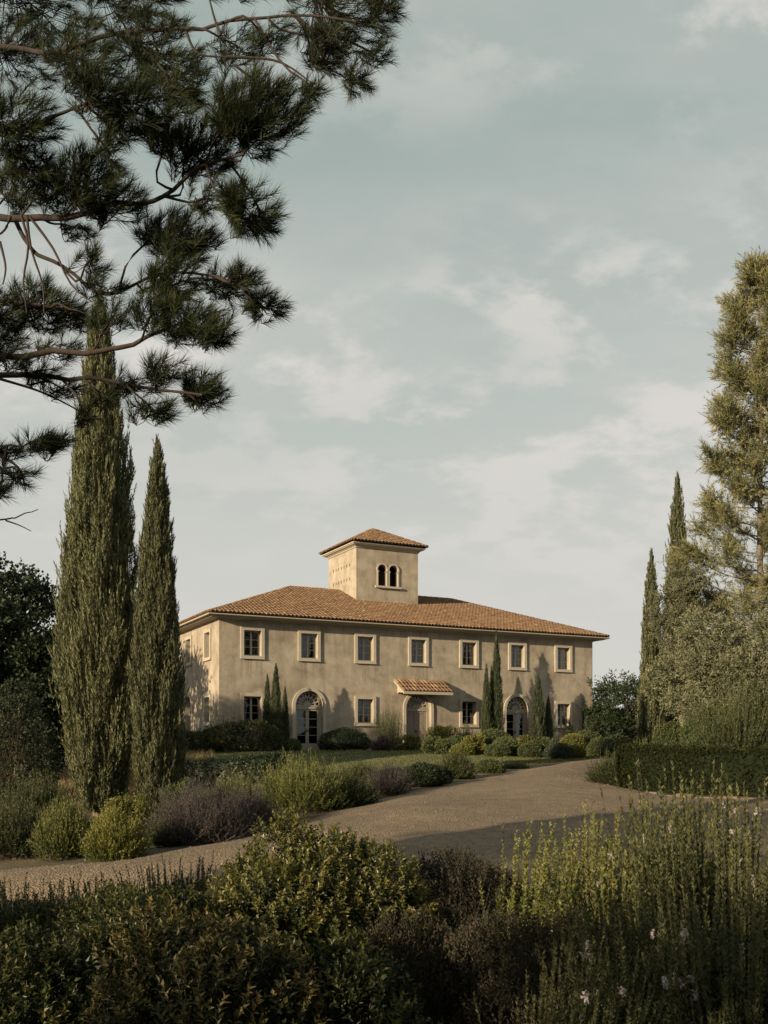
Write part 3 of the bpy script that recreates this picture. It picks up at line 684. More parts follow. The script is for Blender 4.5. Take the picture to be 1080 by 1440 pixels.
for i in range(14):
    for j in range(3):
        o = link('roof_tile', cts[int(rng.integers(0, 4))], can, (-1.52+i*3.04/13, -1.27+j*.455*math.cos(pitch), -.06+j*.455*math.sin(pitch)+.0)); o.rotation_euler = (pitch, 0, 0)
for s in (-1, 1):
    b = MB(); b.add([(x, y, z) for x in (s*1.3-.06, s*1.3+.06) for y, z in ((-.002, .50), (-.002, -.12), (-.25, -.05), (-.95, -.12), (-.95, -.04))], [(0, 1, 2, 3, 4), (9, 8, 7, 6, 5), (1, 6, 7, 2), (2, 7, 8, 3), (3, 8, 9, 4), (4, 9, 5, 0)])
    link('bracket', b.mesh('bracket', 'cornice'), can)

# ------------------------------------------------------------------ plants
def dome_dirs(n, rng, tmax=85, power=.8):
    th = np.radians(tmax)*rng.uniform(0, 1, n)**power; ph = rng.uniform(0, 2*np.pi, n)
    return th, ph
def stems_mesh(B, A, Ls, C, r0, name, m='brown_stem', k=4, sides=3):
    s = np.linspace(0, 1, k)[None, :, None]; A = norm(A); Ls = np.broadcast_to(np.asarray(Ls, float), (len(B),))
    P = B[:, None]+(A[:, None]*s+C[:, None]*s*s)*Ls[:, None, None]; R = np.broadcast_to(r0*(1-.75*s[..., 0]), P.shape[:2])
    V, F = tubes(P, R, sides); return mesh_np(name, V, F, None, m)
def mound(w, h, n, m, L0, W0, seed, fm, tmax=80, t0=.3, upright=0.0, rough=.12, vbase=.25, vtip=.45, kind='tri', a0=50, a1=25, stem_r=.004, nst=None, power=.75, curve=.25, spread=.32, fill=0):
    """many stems fanning from the base to a dome, leaves along each stem"""
    if kind == 'tri': W0 = W0*1.25
    rng = np.random.default_rng(seed); th, ph = dome_dirs(n, rng, tmax, power)
    rad = rng.uniform(.0, spread, n)**.7*w/2*(1-upright)+rng.uniform(0, .9, n)**.5*w/2*upright; p2 = ph+rng.normal(0, .5, n)
    B = np.stack([rad*np.cos(p2), rad*np.sin(p2), np.zeros(n)], 1)
    lump = 1+rough*(np.sin(3*ph+seed)+np.sin(5*th*2+2*ph+seed*2))*.5+rng.normal(0, rough*.5, n)
    out = np.sin(th)*(1-.75*upright); E = np.stack([w/2*out*np.cos(ph), w/2*out*np.sin(ph), h*np.cos(th)**.8], 1)*lump[:, None]*(rng.uniform(.62, 1.04, n)**.6)[:, None]
    if upright: E[:, :2] = B[:, :2]+E[:, :2]*.95+rng.normal(0, .10*w, (n, 2)); E[:, 2] = h*rng.uniform(.38, 1.04, n)*(1-.3*(rad/(w/2))**2)
    d = E-B; Ls = np.linalg.norm(d, axis=1); up = np.array([0, 0, 1.]); C = up*curve*np.sin(th)[:, None]; A = d/Ls[:, None]-C
    la = np.linalg.norm(A, axis=1, keepdims=True); A = A/la; C = C/la; Ls = Ls*la[:, 0]
    V, F, v = shoots(B, A, Ls, m, rng, L0, W0, t0, a0, a1, C, kind, vbase=vbase, vtip=vtip)
    if fill:
        th2, ph2 = dome_dirs(fill, rng, 88, .6); k = rng.uniform(.5, 1, fill)**.5; E2 = np.stack([w*.47*np.sin(th2)*np.cos(ph2), w*.47*np.sin(th2)*np.sin(ph2), h*.66*np.cos(th2)**.7], 1)*k[:, None]
        A2 = norm(E2/np.array([w/2, w/2, h*.6])*.6+[0, 0, .6]+rng.normal(0, .3, (fill, 3)))
        V, F, v = cat3([(V, F, v), shoots(E2-A2*.12, A2, .24, 14, rng, L0*1.25, W0*1.5, .0, 60, 28, None, kind, vbase=vbase*.6, vtip=.2)])
    V[:, 2] = np.maximum(V[:, 2], -.02)
    fol = mesh_np('foliage', V, F, v, fm); q = nst or n
    return fol, stems_mesh(B[:q], A[:q], Ls[:q], C[:q], stem_r, 'stems')
def lobes_pts(w, h, n, rng, nl=7, flat=.0):
    """points with outward directions on a union of ellipsoid lobes"""
    cs = []; rs = []
    for i in range(nl):
        a = i*2.4+rng.uniform(-.4, .4); r = w*.27*math.sqrt((i+.4)/nl)*1.25; s = rng.uniform(.5, .72)
        cs.append((r*math.cos(a), r*math.sin(a), h*rng.uniform(.38, .60)*(1-.4*r/(w*.4)))); rs.append((w*.5*s*.85, w*.5*s*.85, h*.46*rng.uniform(.75, 1.0)))
    cs, rs = np.array(cs), np.array(rs); k = rng.integers(0, nl, n*4); d = norm(rng.normal(0, 1, (n*4, 3))); P = cs[k]+d*rs[k]
    ok = P[:, 2] > .03*h
    for i in range(nl): ok &= (k == i) | ((((P-cs[i])/rs[i])**2).sum(1) > .92)
    P, d = P[ok][:n], norm((d/rs[k])[ok][:n])
    P[:, 2] *= h/np.percentile(P[:, 2], 99.5); return P, d
def broad(w, h, n, m, L0, W0, seed, fm, Ls=.22, nl=7, vbase=.2, vtip=.5, kind='leaf', upb=.55, inner=.45, a0=70, a1=35):
    """leafy shrub: twigs with spiralling leaves over a lumpy body"""
    rng = np.random.default_rng(seed); P, d = lobes_pts(w, h, n, rng, nl)
    n = len(P); A = norm(d*.8+np.array([0, 0, upb])+rng.normal(0, .28, (n, 3))); ls = Ls*rng.uniform(.55, 1.35, n)
    B = P-A*ls[:, None]*.75
    parts = [shoots(B, A, ls, m, rng, L0, W0, .25, a0, a1, norm(rng.normal(0, 1, (n, 3)))*.12, kind, vbase=vbase, vtip=vtip)]
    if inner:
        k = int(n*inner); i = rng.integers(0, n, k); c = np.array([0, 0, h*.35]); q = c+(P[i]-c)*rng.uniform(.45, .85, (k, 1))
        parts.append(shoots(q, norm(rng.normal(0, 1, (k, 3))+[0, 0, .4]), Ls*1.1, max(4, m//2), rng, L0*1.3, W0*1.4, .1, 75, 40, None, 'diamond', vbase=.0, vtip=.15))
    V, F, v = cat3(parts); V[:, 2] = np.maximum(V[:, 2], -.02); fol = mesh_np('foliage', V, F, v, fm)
    q = min(n, 260); i = rng.permutation(n)[:q]; base = norm(rng.normal(0, 1, (q, 3)))*.06*w; base[:, 2] = 0
    e = B[i]+A[i]*ls[i][:, None]*.6; dd = e-base; Lq = np.linalg.norm(dd, axis=1); C = np.tile([0, 0, -.18], (q, 1)); Aq = dd/Lq[:, None]-C; la = np.linalg.norm(Aq, axis=1, keepdims=True)
    return fol, stems_mesh(base, Aq/la, Lq*la[:, 0], C/la, .007, 'stems', k=5)
def ball(w, h, n, L0, W0, seed, fm, lump=.06, m=4):
    rng = np.random.default_rng(seed); d = norm(rng.normal(0, 1, (n, 3))); d = d[d[:, 2] > -.55]; n = len(d)
    q = 1+lump*(np.sin(d[:, 0]*5+seed)*np.sin(d[:, 1]*4+seed*.7)+.6*np.sin(d[:, 2]*7+d[:, 0]*3))
    P = d*np.array([w/2, w/2, h*.62])*q[:, None]*rng.uniform(.93, 1.02, (n, 1))+[0, 0, h*.4]
    A = norm(d+rng.normal(0, .5, (n, 3))+[0, 0, .25]); V, F, v = shoots(P-A*L0, A, L0*1.6, m, rng, L0, W0*1.2, .1, 65, 30, None, 'tri', vbase=.2, vtip=.4)
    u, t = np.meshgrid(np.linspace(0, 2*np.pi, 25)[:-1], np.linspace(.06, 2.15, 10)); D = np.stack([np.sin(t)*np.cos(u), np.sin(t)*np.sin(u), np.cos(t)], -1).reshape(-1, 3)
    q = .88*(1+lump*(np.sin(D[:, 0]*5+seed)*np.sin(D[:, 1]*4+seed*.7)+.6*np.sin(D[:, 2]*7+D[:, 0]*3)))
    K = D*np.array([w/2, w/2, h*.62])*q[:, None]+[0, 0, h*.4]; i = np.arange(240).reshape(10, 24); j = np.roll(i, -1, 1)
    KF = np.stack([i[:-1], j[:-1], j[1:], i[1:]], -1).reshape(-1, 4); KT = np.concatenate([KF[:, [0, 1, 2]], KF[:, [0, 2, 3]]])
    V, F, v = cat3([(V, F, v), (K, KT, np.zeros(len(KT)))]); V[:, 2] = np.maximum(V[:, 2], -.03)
    B = np.zeros((5, 3)); B[:, :2] = rng.normal(0, .04*w, (5, 2)); A = norm(np.concatenate([rng.normal(0, .4, (5, 2)), np.ones((5, 1))], 1))
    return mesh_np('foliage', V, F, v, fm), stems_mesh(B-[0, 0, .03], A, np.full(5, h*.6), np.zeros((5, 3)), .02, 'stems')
CT = np.array([0, .05, .12, .3, .5, .7, .85, .95, 1]); CR = np.array([.62, .78, .9, 1, .88, .62, .38, .17, .03])
def cypress(w, h, n, m, L0, W0, seed, fm, plume=.6, prof=None, spiky=.16, core=.62):
    rng = np.random.default_rng(seed); pr = np.array(prof) if prof is not None else CR
    t = np.linspace(0, 1, 400); pdf = np.interp(t, CT, pr)+.05; cdf = np.cumsum(pdf)/pdf.sum(); tt = np.interp(rng.uniform(0, 1, n), cdf, t)
    ph = rng.uniform(0, 2*np.pi, n); lob = 1+.11*np.sin(3*ph+tt*9+seed)+.10*np.sin(7*ph-tt*23)+.06*np.sin(tt*41+5*ph)
    r = np.interp(tt, CT, pr)*w/2*lob*(1-.35*rng.uniform(0, 1, n)**1.6)*.93
    o = rng.uniform(0, 1, n) > .975; r[o] *= 1+spiky*.6
    ls = plume*rng.uniform(.6, 1.25, n)*np.clip(1.15-tt*.55, .4, 1)
    B = np.stack([r*np.cos(ph), r*np.sin(ph), tt*(h-plume*.5)], 1); O = np.stack([np.cos(ph), np.sin(ph), 0*ph], 1)
    A = norm(np.array([0, 0, 1.])+O*rng.normal(.22, .12, (n, 1))+rng.normal(0, .09, (n, 3))); B = B-A*ls[:, None]*.45; B[:, 2] = np.maximum(B[:, 2], .05)
    V, F, v = shoots(B, A, ls, m, rng, L0, W0*1.3, .10, 36, 12, -O*.08, 'tri', vbase=.22, vtip=.4, vj=.35, taper=.5, jit=.6)
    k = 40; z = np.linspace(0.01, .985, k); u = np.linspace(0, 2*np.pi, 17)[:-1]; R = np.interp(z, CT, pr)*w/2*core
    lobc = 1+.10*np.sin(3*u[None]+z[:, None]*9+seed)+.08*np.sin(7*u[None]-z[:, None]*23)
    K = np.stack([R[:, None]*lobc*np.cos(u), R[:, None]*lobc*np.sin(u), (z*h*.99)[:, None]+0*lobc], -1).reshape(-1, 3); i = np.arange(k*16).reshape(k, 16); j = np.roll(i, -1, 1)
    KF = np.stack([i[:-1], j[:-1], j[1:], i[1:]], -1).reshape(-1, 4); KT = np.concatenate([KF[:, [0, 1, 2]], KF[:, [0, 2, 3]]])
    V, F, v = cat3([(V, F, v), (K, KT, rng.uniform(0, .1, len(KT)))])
    zz_ = np.linspace(-.1, h*.97, 8); T = np.stack([.02*np.sin(zz_), .02*np.cos(zz_), zz_], 1)[None]; tv, tf = tubes(T, np.linspace(w*.07+.02, .01, 8)[None], 8)
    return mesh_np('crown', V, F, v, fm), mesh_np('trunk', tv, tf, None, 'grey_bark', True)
def tree(h, w, seed, fm, clear=.2, nb=16, clumps=60, per=46, m=7, L0=.12, W0=.07, flat=.8, bark='grey_bark', shape=None, kind='diamond', csize=.15, vbase=.15, lean=0):
    """broad tree: trunk, limbs and leaf clumps spread over the crown"""
    rng = np.random.default_rng(seed); k = 9; z = np.linspace(-.15, h*.86, k)
    T = np.stack([.06*h*.3*np.sin(z*.5+seed)+lean*z/h, .05*h*.3*np.cos(z*.43+seed)-.05*h*.3*math.cos(seed), z], 1); r0 = h*.022+.03
    tp = [tubes(T[None], np.linspace(r0, r0*.15, k)[None], 8)]
    cz, rz = h*(clear+(1-clear)*.5), h*(1-clear)*.5
    d = norm(rng.normal(0, 1, (clumps, 3))); rad = rng.uniform(.25, 1, clumps)**.45; q = d*rad[:, None]
    pr = 1.0 if shape is None else np.interp((q[:, 2]+1)/2, np.linspace(0, 1, len(shape)), shape)
    Cc = np.stack([q[:, 0]*w/2*.85*pr, q[:, 1]*w/2*.85*pr, cz+q[:, 2]*rz*.9], 1); Cc[:, 0] += lean*Cc[:, 2]/h
    bp = []
    for c in Cc:
        f = np.clip((c[2]-.25*np.hypot(c[0], c[1]))/(h*.86), .12, .95)*.8; s = np.array([np.interp(f*h*.86, z, T[:, i]) for i in range(3)])
        mid = s*.45+c*.55+np.array([0, 0, -.05*h*.5])+rng.normal(0, .03*w, 3); bp.append(spline([s, mid, c], 6))
    bp = np.array(bp); tp.append(tubes(bp, np.linspace(r0*.3, r0*.05, 6)[None]*rng.uniform(.7, 1.2, (clumps, 1)), 5))
    n = clumps*per; i = np.repeat(np.arange(clumps), per); cr = csize*w*rng.uniform(.7, 1.3, clumps)[i]
    dd = norm(rng.normal(0, 1, (n, 3))); dd[:, 2] = dd[:, 2]*flat; P = Cc[i]+dd*cr[:, None]*rng.uniform(.3, 1, (n, 1))**.5
    A = norm(dd+rng.normal(0, .4, (n, 3))+[0, 0, .35]); ls = L0*2.4
    V, F, v = shoots(P-A*ls*.5, A, ls*rng.uniform(.7, 1.3, n), m, rng, L0, W0, .15, 65, 30, None, kind, vbase=vbase+.0, vtip=.4)
    tv, tf = join(tp); return mesh_np('crown', V, F, v, fm), mesh_np('trunk', tv, tf, None, bark, True)
def put(name, label, cat, xy, meshes, rot=0, group=None, scale=None, sink=.0, parts=('foliage', 'stems')):
    t = thing(name, label, cat, (xy[0], xy[1], gz(*xy)-sink), rot, group, scale)
    link(parts[0], meshes[0], t); link(parts[1], meshes[1], t); return t
TREE = ('crown', 'trunk')
def span(px, top, depth, wpx):
    """position, width and height of a plant from where it stands"""
    x, y = at(px, depth); return (x, y), wpx*depth/FPX, zpx(top, depth)-gz(x, y)

# ---- tall cypresses left of the villa
xy, w_, h_ = span(140, 404, 25.6, 112)
put('cypress_tree', 'tallest broad columnar cypress beside the drive, rising behind the pine boughs', 'tree', xy, cypress(w_, h_, 6200, 20, .16, .023, 21, 'cypress_leaf', .85, prof=[.45, .6, .8, 1, .88, .66, .40, .22, .04], spiky=.45), .4, 'tall cypresses by the drive', parts=TREE)
xy, w_, h_ = span(221, 606, 24.6, 73)
put('cypress_tree', 'slimmer pointed cypress standing right beside the tallest cypress', 'tree', xy, cypress(w_, h_, 4600, 18, .13, .021, 22, 'cypress_leaf', .62, prof=[.65, .8, .92, 1, .85, .62, .40, .19, .03], spiky=.3), 1.4, 'tall cypresses by the drive', parts=TREE)
# ---- cypresses behind the right hand hedge
xy, w_, h_ = span(916, 766, 41, 36)
put('cypress_tree', 'slender cypress nearest the villa, beyond the clipped hedge', 'tree', xy, cypress(w_, h_, 1500, 12, .13, .035, 23, 'cypress_leaf', .55, prof=[.8, .9, 1, 1, .85, .62, .42, .2, .03]), 0, 'cypresses beyond the hedge', parts=TREE)
xy, w_, h_ = span(953, 656, 43, 50)
put('cypress_tree', 'taller cypress beyond the hedge, half hidden by the silvery tree', 'tree', xy, cypress(w_, h_, 1700, 12, .13, .035, 24, 'cypress_leaf', .6, prof=[.8, .9, 1, 1, .85, .62, .42, .2, .03]), 2, 'cypresses beyond the hedge', parts=TREE)
# ---- small cypresses against the facade
def fac(a, off): return (HX+a*math.cos(PHI)+off*math.sin(PHI), HY+a*math.sin(PHI)-off*math.cos(PHI))
def afrom(px, off):
    u = (px-540)/FPX; c, s = math.cos(PHI), math.sin(PHI); return (u*(HY-off*c)-HX-off*s)/(c-u*s)
CYP = [cypress(1.0, 5.0, 1000, 10, .10, .03, 31+i, 'cypress_dark', .42, prof=[.8, .92, 1, 1, .86, .6, .38, .18, .03]) for i in range(3)]
for px, top, wpx, off, lab in ((376, 944, 15, 1.0, 'small cypress nearest the lower corner window by the left glazed door'), (388, 929, 19, 1.5, 'tallest of the three small cypresses beside the left glazed door'),
        (401, 962, 13, .9, 'shortest small cypress, right against the left glazed door'),
        (684, 929, 15, 1.5, 'small cypress beside the window between the canopy and the glazed door'), (691, 932, 10, .8, 'thin small cypress hidden behind its two neighbours by the glazed door'),
        (698, 882, 20, 1.4, 'tallest facade cypress, its tip reaching the eaves by the glazed door'),
        (757, 944, 24, 1.4, 'dense dark cypress right of the glazed door under the eaves'), (771, 977, 16, 1.0, 'short thin cypress between the glazed door and the end window')):
    xy = fac(afrom(px, off), off); dp = xy[1]; hh = zpx(top, dp)-gz(*xy); ww = wpx*dp/FPX*(.9 if px > 740 else 1.05)
    put('small_cypress', lab, 'tree', xy, CYP[int(px) % 3], px, 'small cypresses along the facade', (ww, ww, hh/5.0), parts=TREE)

# ---- right hand conifer, silvery tree, dark trees
xy, w_, h_ = span(1070, 366, 34, 204)
def conifer(h, w, seed, fm, nb=130, spr=95, m=14):
    rng = np.random.default_rng(seed); z = np.linspace(-.2, h, 14); T = np.stack([.05*np.sin(z*.6), .05*np.cos(z*.5), z], 1)
    tp = [tubes(T[None], np.linspace(.17, .012, 14)[None], 8)]; parts = []; BP = []; sh = ([], [], [])
    for i in range(nb):
        f = (i+rng.uniform(0, 1))/nb; f = .10+.89*f**.92; az = i*2.4+rng.normal(0, .3)
        ln = np.interp(f, [.1, .3, .45, .62, .8, .93, 1], [.95, 1.0, .95, .72, .52, .34, .10])*w/2*rng.uniform(.72, 1.12)
        s = np.array([0, 0, f*h]); d = np.array([math.cos(az), math.sin(az), 0.]); rise = ln*rng.uniform(.25, .6)
        c = spline([s, s+d*ln*.45+[0, 0, rise*.25], s+d*ln*.8+[0, 0, rise*.6], s+d*ln+[0, 0, rise]], 8); BP.append(c)
        k = int(spr*(.5+.6*ln/(w/2))); u = np.where(rng.uniform(0, 1, k) < .72, rng.uniform(.55, 1.02, k), rng.uniform(.1, .6, k))*7; j = np.clip(u.astype(int), 0, 6); p = c[j]+(c[j+1]-c[j])*(u-j)[:, None]
        a = norm(d*.5+rng.normal(0, .55, (k, 3))+[0, 0, .55]); sh[0].append(p+rng.normal(0, .11, (k, 3))); sh[1].append(a); sh[2].append(rng.uniform(.28, .55, k))
    tp.append(tubes(np.array(BP), np.linspace(.028, .006, 8)[None].repeat(nb, 0), 5))
    B, A, Ls = np.concatenate(sh[0]), np.concatenate(sh[1]), np.concatenate(sh[2]); n = len(B)
    V, F, v = shoots(B, A, Ls, m, rng, .21, .028, .05, 55, 22, norm(rng.normal(0, 1, (n, 3)))*.15, 'tri', vbase=.2, vtip=.5)
    tv, tf = join(tp); return mesh_np('crown', V, F, v, fm), mesh_np('trunk', tv, tf, None, 'grey_bark', True)
put('conifer_tree', 'tall feathery olive green conifer with open tiers above the silvery shrubs', 'tree', xy, conifer(h_, w_, 41, 'feathery'), 0, parts=TREE)
xy, w_, h_ = span(1040, 845, 30, 250)
put('silvery_tree', 'broad low silvery green tree spreading under the tall conifer', 'tree', xy, tree(h_, w_*1.0, 42, 'silvery', .12, clumps=110, per=48, m=9, L0=.13, W0=.045, csize=.12), 0, parts=TREE)
xy, w_, h_ = span(962, 792, 33, 85)
put('silvery_tree', 'narrow silvery green tree leaning against the taller cypress', 'tree', xy, tree(h_, w_, 43, 'silvery', .35, clumps=34, per=60, m=10, L0=.12, W0=.04, csize=.2), 0, parts=TREE)
xy, w_, h_ = span(880, 945, 62, 140)
put('dark_tree', 'dark round broadleaf tree showing past the right end of the villa', 'tree', xy, tree(h_, w_, 44, 'dark_leaf', .12, clumps=64, per=40, m=5, L0=.18, W0=.10, csize=.12), 0, parts=TREE)
for px, top, dp, wpx, sd_, lab in ((20, 776, 37, 190, 45, 'dark spreading broadleaf tree left of the tallest cypress'), (-50, 815, 33, 190, 46, 'dark broadleaf tree cut by the edge, beside the dark spreading tree'), (62, 880, 33, 105, 47, 'lower dark bushy tree in front of the spreading broadleaf tree')):
    xy, w_, h_ = span(px, top, dp, wpx)
    put('dark_tree', lab, 'tree', xy, tree(h_, w_, sd_, 'dark_leaf', .10, clumps=90, per=36, m=6, L0=.20, W0=.125, csize=.125), sd_, parts=TREE)
xy, w_, h_ = span(10, 960, 29, 150)
put('dark_bush', 'big dark green bush at the foot of the broadleaf trees', 'bush', xy, broad(w_, h_, 1500, 10, .10, .05, 48, 'dark_leaf', .3, kind='diamond'), 0)

# ---- planting along the front of the villa
def facp(px, off): return fac(afrom(px, off), off)
def fshrub(name, lab, cat, px, top, wpx, off, maker, group='shrubs along the villa front', **k):
    xy = facp(px, off) if px < 600 or off < 3 else at(px, 46-(off-3)*1.5)
    dp = xy[1]; q_ = False; ww = wpx*dp/FPX*(1.26 if q_ else 1.14); hh = max(.3, zpx(top-(6 if q_ else 2), dp)-gz(*xy)); return put(name, lab, cat, xy, maker(ww, hh), px*.7, group, **k)
bl = lambda sd_, fm, n=520, L0=.10, W0=.05, nl=6: (lambda w, h: broad(w, h, n, 9, L0, W0, sd_, fm, .28, nl, kind='diamond'))
bb = lambda sd_, fm, n=1500, lump=.05: (lambda w, h: ball(w, h, n, .07, .04, sd_, fm, lump))
mo = lambda sd_, fm, n=320, m=26, L0=.09, W0=.018, **k: (lambda w, h: mound(w, h, n, m, L0, W0, sd_, fm, nst=80, **k))
fshrub('leafy_shrub', 'large loose green shrub below the lower corner window', 'shrub', 345, 1016, 92, 3.0, bl(51, 'shrub_leaf', 1000, nl=9))
fshrub('leafy_shrub', 'low green shrub at the foot of the shaded side wall', 'shrub', 282, 1030, 64, 2.6, bl(52, 'shrub_leaf', 600))
fshrub('climbing_shrub', 'thin straggling shrub climbing at the corner of the villa', 'shrub', 322, 995, 40, .7, mo(53, 'frond', 60, 22, .10, .03, upright=.5))
fshrub('round_shrub', 'dark clipped round shrub beside the left glazed door', 'shrub', 484, 1027, 62, 1.6, bb(54, 'dark_leaf', 2200))
fshrub('round_shrub', 'small dark ball shrub at the foot of the shortest cypress', 'shrub', 412, 1042, 20, 1.7, bb(55, 'box_leaf', 700))
fshrub('grassy_shrub', 'tall wispy grey green shrub left of the canopied door', 'shrub', 546, 996, 54, 1.3, mo(56, 'rosemary_leaf', 300, tmax=55))
fshrub('lavender_bush', 'purplish low bush below the wispy shrub left of the canopied door', 'bush', 538, 1036, 40, 2.8, mo(57, 'lavender_leaf', 320))
fshrub('lime_shrub', 'yellow green shrub at the left foot of the canopied door', 'shrub', 572, 1037, 34, 2.9, bl(58, 'lime_leaf', 300, nl=4))
fshrub('lime_shrub', 'yellow green shrub right of the canopied door', 'shrub', 622, 1024, 44, 2.0, bl(59, 'lime_leaf', 420, nl=5))
fshrub('leafy_shrub', 'dark green shrub below the window beside the canopied door', 'shrub', 655, 1020, 36, 1.4, mo(60, 'frond', 200, 18, .12, .03))
fshrub('round_shrub', 'small green round shrub in front of the yellow green shrub', 'shrub', 612, 1040, 30, 3.4, bl(61, 'box_leaf', 320, nl=4))
fshrub('round_shrub', 'low dark ball shrub below the window right of the canopy', 'shrub', 642, 1038, 34, 3.2, bb(62, 'box_leaf', 1000))
fshrub('round_shrub', 'largest ball shrub in front of the tallest facade cypress', 'shrub', 692, 1029, 54, 3.4, bb(63, 'box_leaf', 2200, .08))
fshrub('round_shrub', 'bright green shrub at the left foot of the largest ball shrub', 'shrub', 668, 1036, 32, 4.2, bl(64, 'lime_leaf', 320, nl=4))
fshrub('round_shrub', 'ball shrub below the left edge of the right glazed door', 'shrub', 712, 1040, 36, 4.6, bb(65, 'box_leaf', 1400))
fshrub('round_shrub', 'bright ball shrub below the right glazed door', 'shrub', 738, 1038, 32, 4.6, bb(66, 'lime_leaf', 1300))
fshrub('round_shrub', 'wide ball shrub at the foot of the dense dark cypress', 'shrub', 763, 1040, 46, 4.4, bb(67, 'box_leaf', 1700))
fshrub('round_shrub', 'low bluish ball shrub at the lawn edge below the end window', 'shrub', 785, 1049, 34, 6.0, bb(68, 'blue_box_leaf', 1300))
fshrub('round_shrub', 'tall ball shrub at the right end wall of the villa', 'shrub', 825, 1031, 42, 3.0, bb(69, 'box_leaf', 1700, .08))
fshrub('round_shrub', 'lime green ball shrub below the end window', 'shrub', 806, 1035, 34, 3.6, bb(70, 'lime_leaf', 1300))
fshrub('round_shrub', 'ball shrub right of the tall one at the end wall', 'shrub', 847, 1040, 38, 4.2, bb(71, 'box_leaf', 1500))
fshrub('round_shrub', 'bright ball shrub at the foot of the slender cypress', 'shrub', 878, 1040, 30, 4.8, bb(72, 'lime_leaf', 1200))
fshrub('round_shrub', 'dark ball shrub between the slender cypress and the bright ball', 'shrub', 903, 1041, 30, 5.2, bb(73, 'box_leaf', 1200))
for px, top, dp, wpx, sd_, fm, lab in ((700, 1046, 42.6, 36, 171, 'box_leaf', 'small ball shrub on the lawn before the largest ball shrub'), (745, 1045, 42.6, 34, 172, 'box_leaf', 'small dark ball shrub on the lawn before the bright ball below the glazed door'),
        (806, 1049, 42.0, 32, 173, 'lime_leaf', 'small lime ball shrub right of the low bluish one'), (862, 1046, 42.8, 34, 174, 'box_leaf', 'small ball shrub left of the slender cypress foot'), (650, 1047, 43.6, 34, 175, 'lime_leaf', 'small yellow green shrub on the lawn below the canopy window')):
    xy, ww, hh = span(px, top, dp, wpx); put('round_shrub', lab, 'shrub', xy, ball(ww, hh, 1300, .06, .035, sd_, fm, .05), px*.7, 'shrubs along the villa front')
def frondbush(w, h):
    rng = np.random.default_rng(75); n = 26; az = rng.uniform(0, 6.28, n); el = np.radians(rng.uniform(20, 75, n)); O = np.stack([np.cos(az)*np.cos(el), np.sin(az)*np.cos(el), np.sin(el)], 1)
    B = np.zeros((n, 3)); C = np.tile([0, 0, -.28], (n, 1)); Ls = h*1.25*rng.uniform(.7, 1.1, n)
    V, F, v = shoots(B, O, Ls, 46, rng, .34, .035, .2, 55, 30, C, 'diamond', vbase=.2, vtip=.4); V[:, 2] = np.maximum(V[:, 2], -.02)
    return mesh_np('foliage', V, F, v, 'frond'), stems_mesh(B, O, Ls, C, .02, 'stems', k=6)
fshrub('palm_bush', 'dark palm like bush with arching fronds at the right end wall', 'bush', 822, 1003, 64, 1.0, frondbush)

# ---- lawn edge and the bank above the drive
def gshrub(name, lab, cat, px, top, dp, wpx, maker, group=None, rot=None, **k):
    xy, ww, hh = span(px, top, dp, wpx); return put(name, lab, cat, xy, maker(ww, hh), px*.37 if rot is None else rot, group, **k)
BK = 'shrubs on the bank above the drive'
gshrub('round_shrub', 'big round grey green ball shrub at the lawn edge above the drive', 'shrub', 641, 1054, 29.5, 60, lambda w, h: mound(w, h, 900, 24, .06, .014, 81, 'rosemary_leaf', tmax=95, nst=60, rough=.06, power=.6), BK)
gshrub('round_shrub', 'small dark ball shrub right of the big grey green ball', 'shrub', 689, 1069, 32, 42, lambda w, h: ball(w, h, 2400, .05, .03, 82, 'box_leaf'), BK)
gshrub('round_shrub', 'tiny low shrub at the tip of the planting on the lawn', 'shrub', 726, 1076, 34.5, 34, lambda w, h: ball(w, h, 1400, .05, .03, 83, 'box_leaf'), BK)
gshrub('round_shrub', 'dark leafy ball shrub left of the big grey green ball', 'shrub', 594, 1076, 26.5, 66, lambda w, h: ball(w, h, 4200, .05, .03, 84, 'dark_leaf', .1), BK)
gshrub('round_shrub', 'low dark shrub tucked between two balls at the lawn edge', 'shrub', 618, 1079, 27.5, 36, lambda w, h: ball(w, h, 1400, .05, .03, 85, 'dark_leaf', .1), BK)
gshrub('lavender_bush', 'greyish purple bush between the wispy bush and the dark ball', 'bush', 545, 1073, 24.4, 86, lambda w, h: mound(w, h, 700, 28, .05, .010, 86, 'lavender_leaf', nst=120), BK)
gshrub('rosemary_bush', 'green spiky bush behind the greyish purple bush on the bank', 'bush', 505, 1072, 25.5, 90, lambda w, h: mound(w, h, 650, 34, .06, .011, 87, 'rosemary_leaf', nst=160, tmax=70), BK)
gshrub('rosemary_bush', 'large wispy olive green bush with upright plumes above the drive', 'bush', 425, 1066, 21.6, 150, lambda w, h: mound(w, h, 950, 44, .055, .011, 88, 'rosemary_lime', nst=260, tmax=72, rough=.2, fill=500, spread=.6), BK)
gshrub('rosemary_bush', 'dark spiky bush at the right foot of the wispy olive bush', 'bush', 485, 1088, 22.2, 100, lambda w, h: mound(w, h, 700, 36, .05, .011, 89, 'rosemary_leaf', nst=160, tmax=80, rough=.2, fill=500, spread=.6), BK)
gshrub('lavender_bush', 'wide purple grey bush sprawling along the upper drive edge', 'bush', 285, 1098, 18.0, 165, lambda w, h: mound(w, h, 1500, 40, .042, .008, 90, 'lavender_leaf', nst=150, fill=700, spread=.75, rough=.25, tmax=86, power=.65), BK)
gshrub('lavender_bush', 'smaller purple grey bush at the right end of the wide one', 'bush', 350, 1108, 19.2, 90, lambda w, h: mound(w, h, 800, 36, .042, .008, 91, 'lavender_leaf', nst=100, fill=400, spread=.75, rough=.25, tmax=86, power=.65), BK)
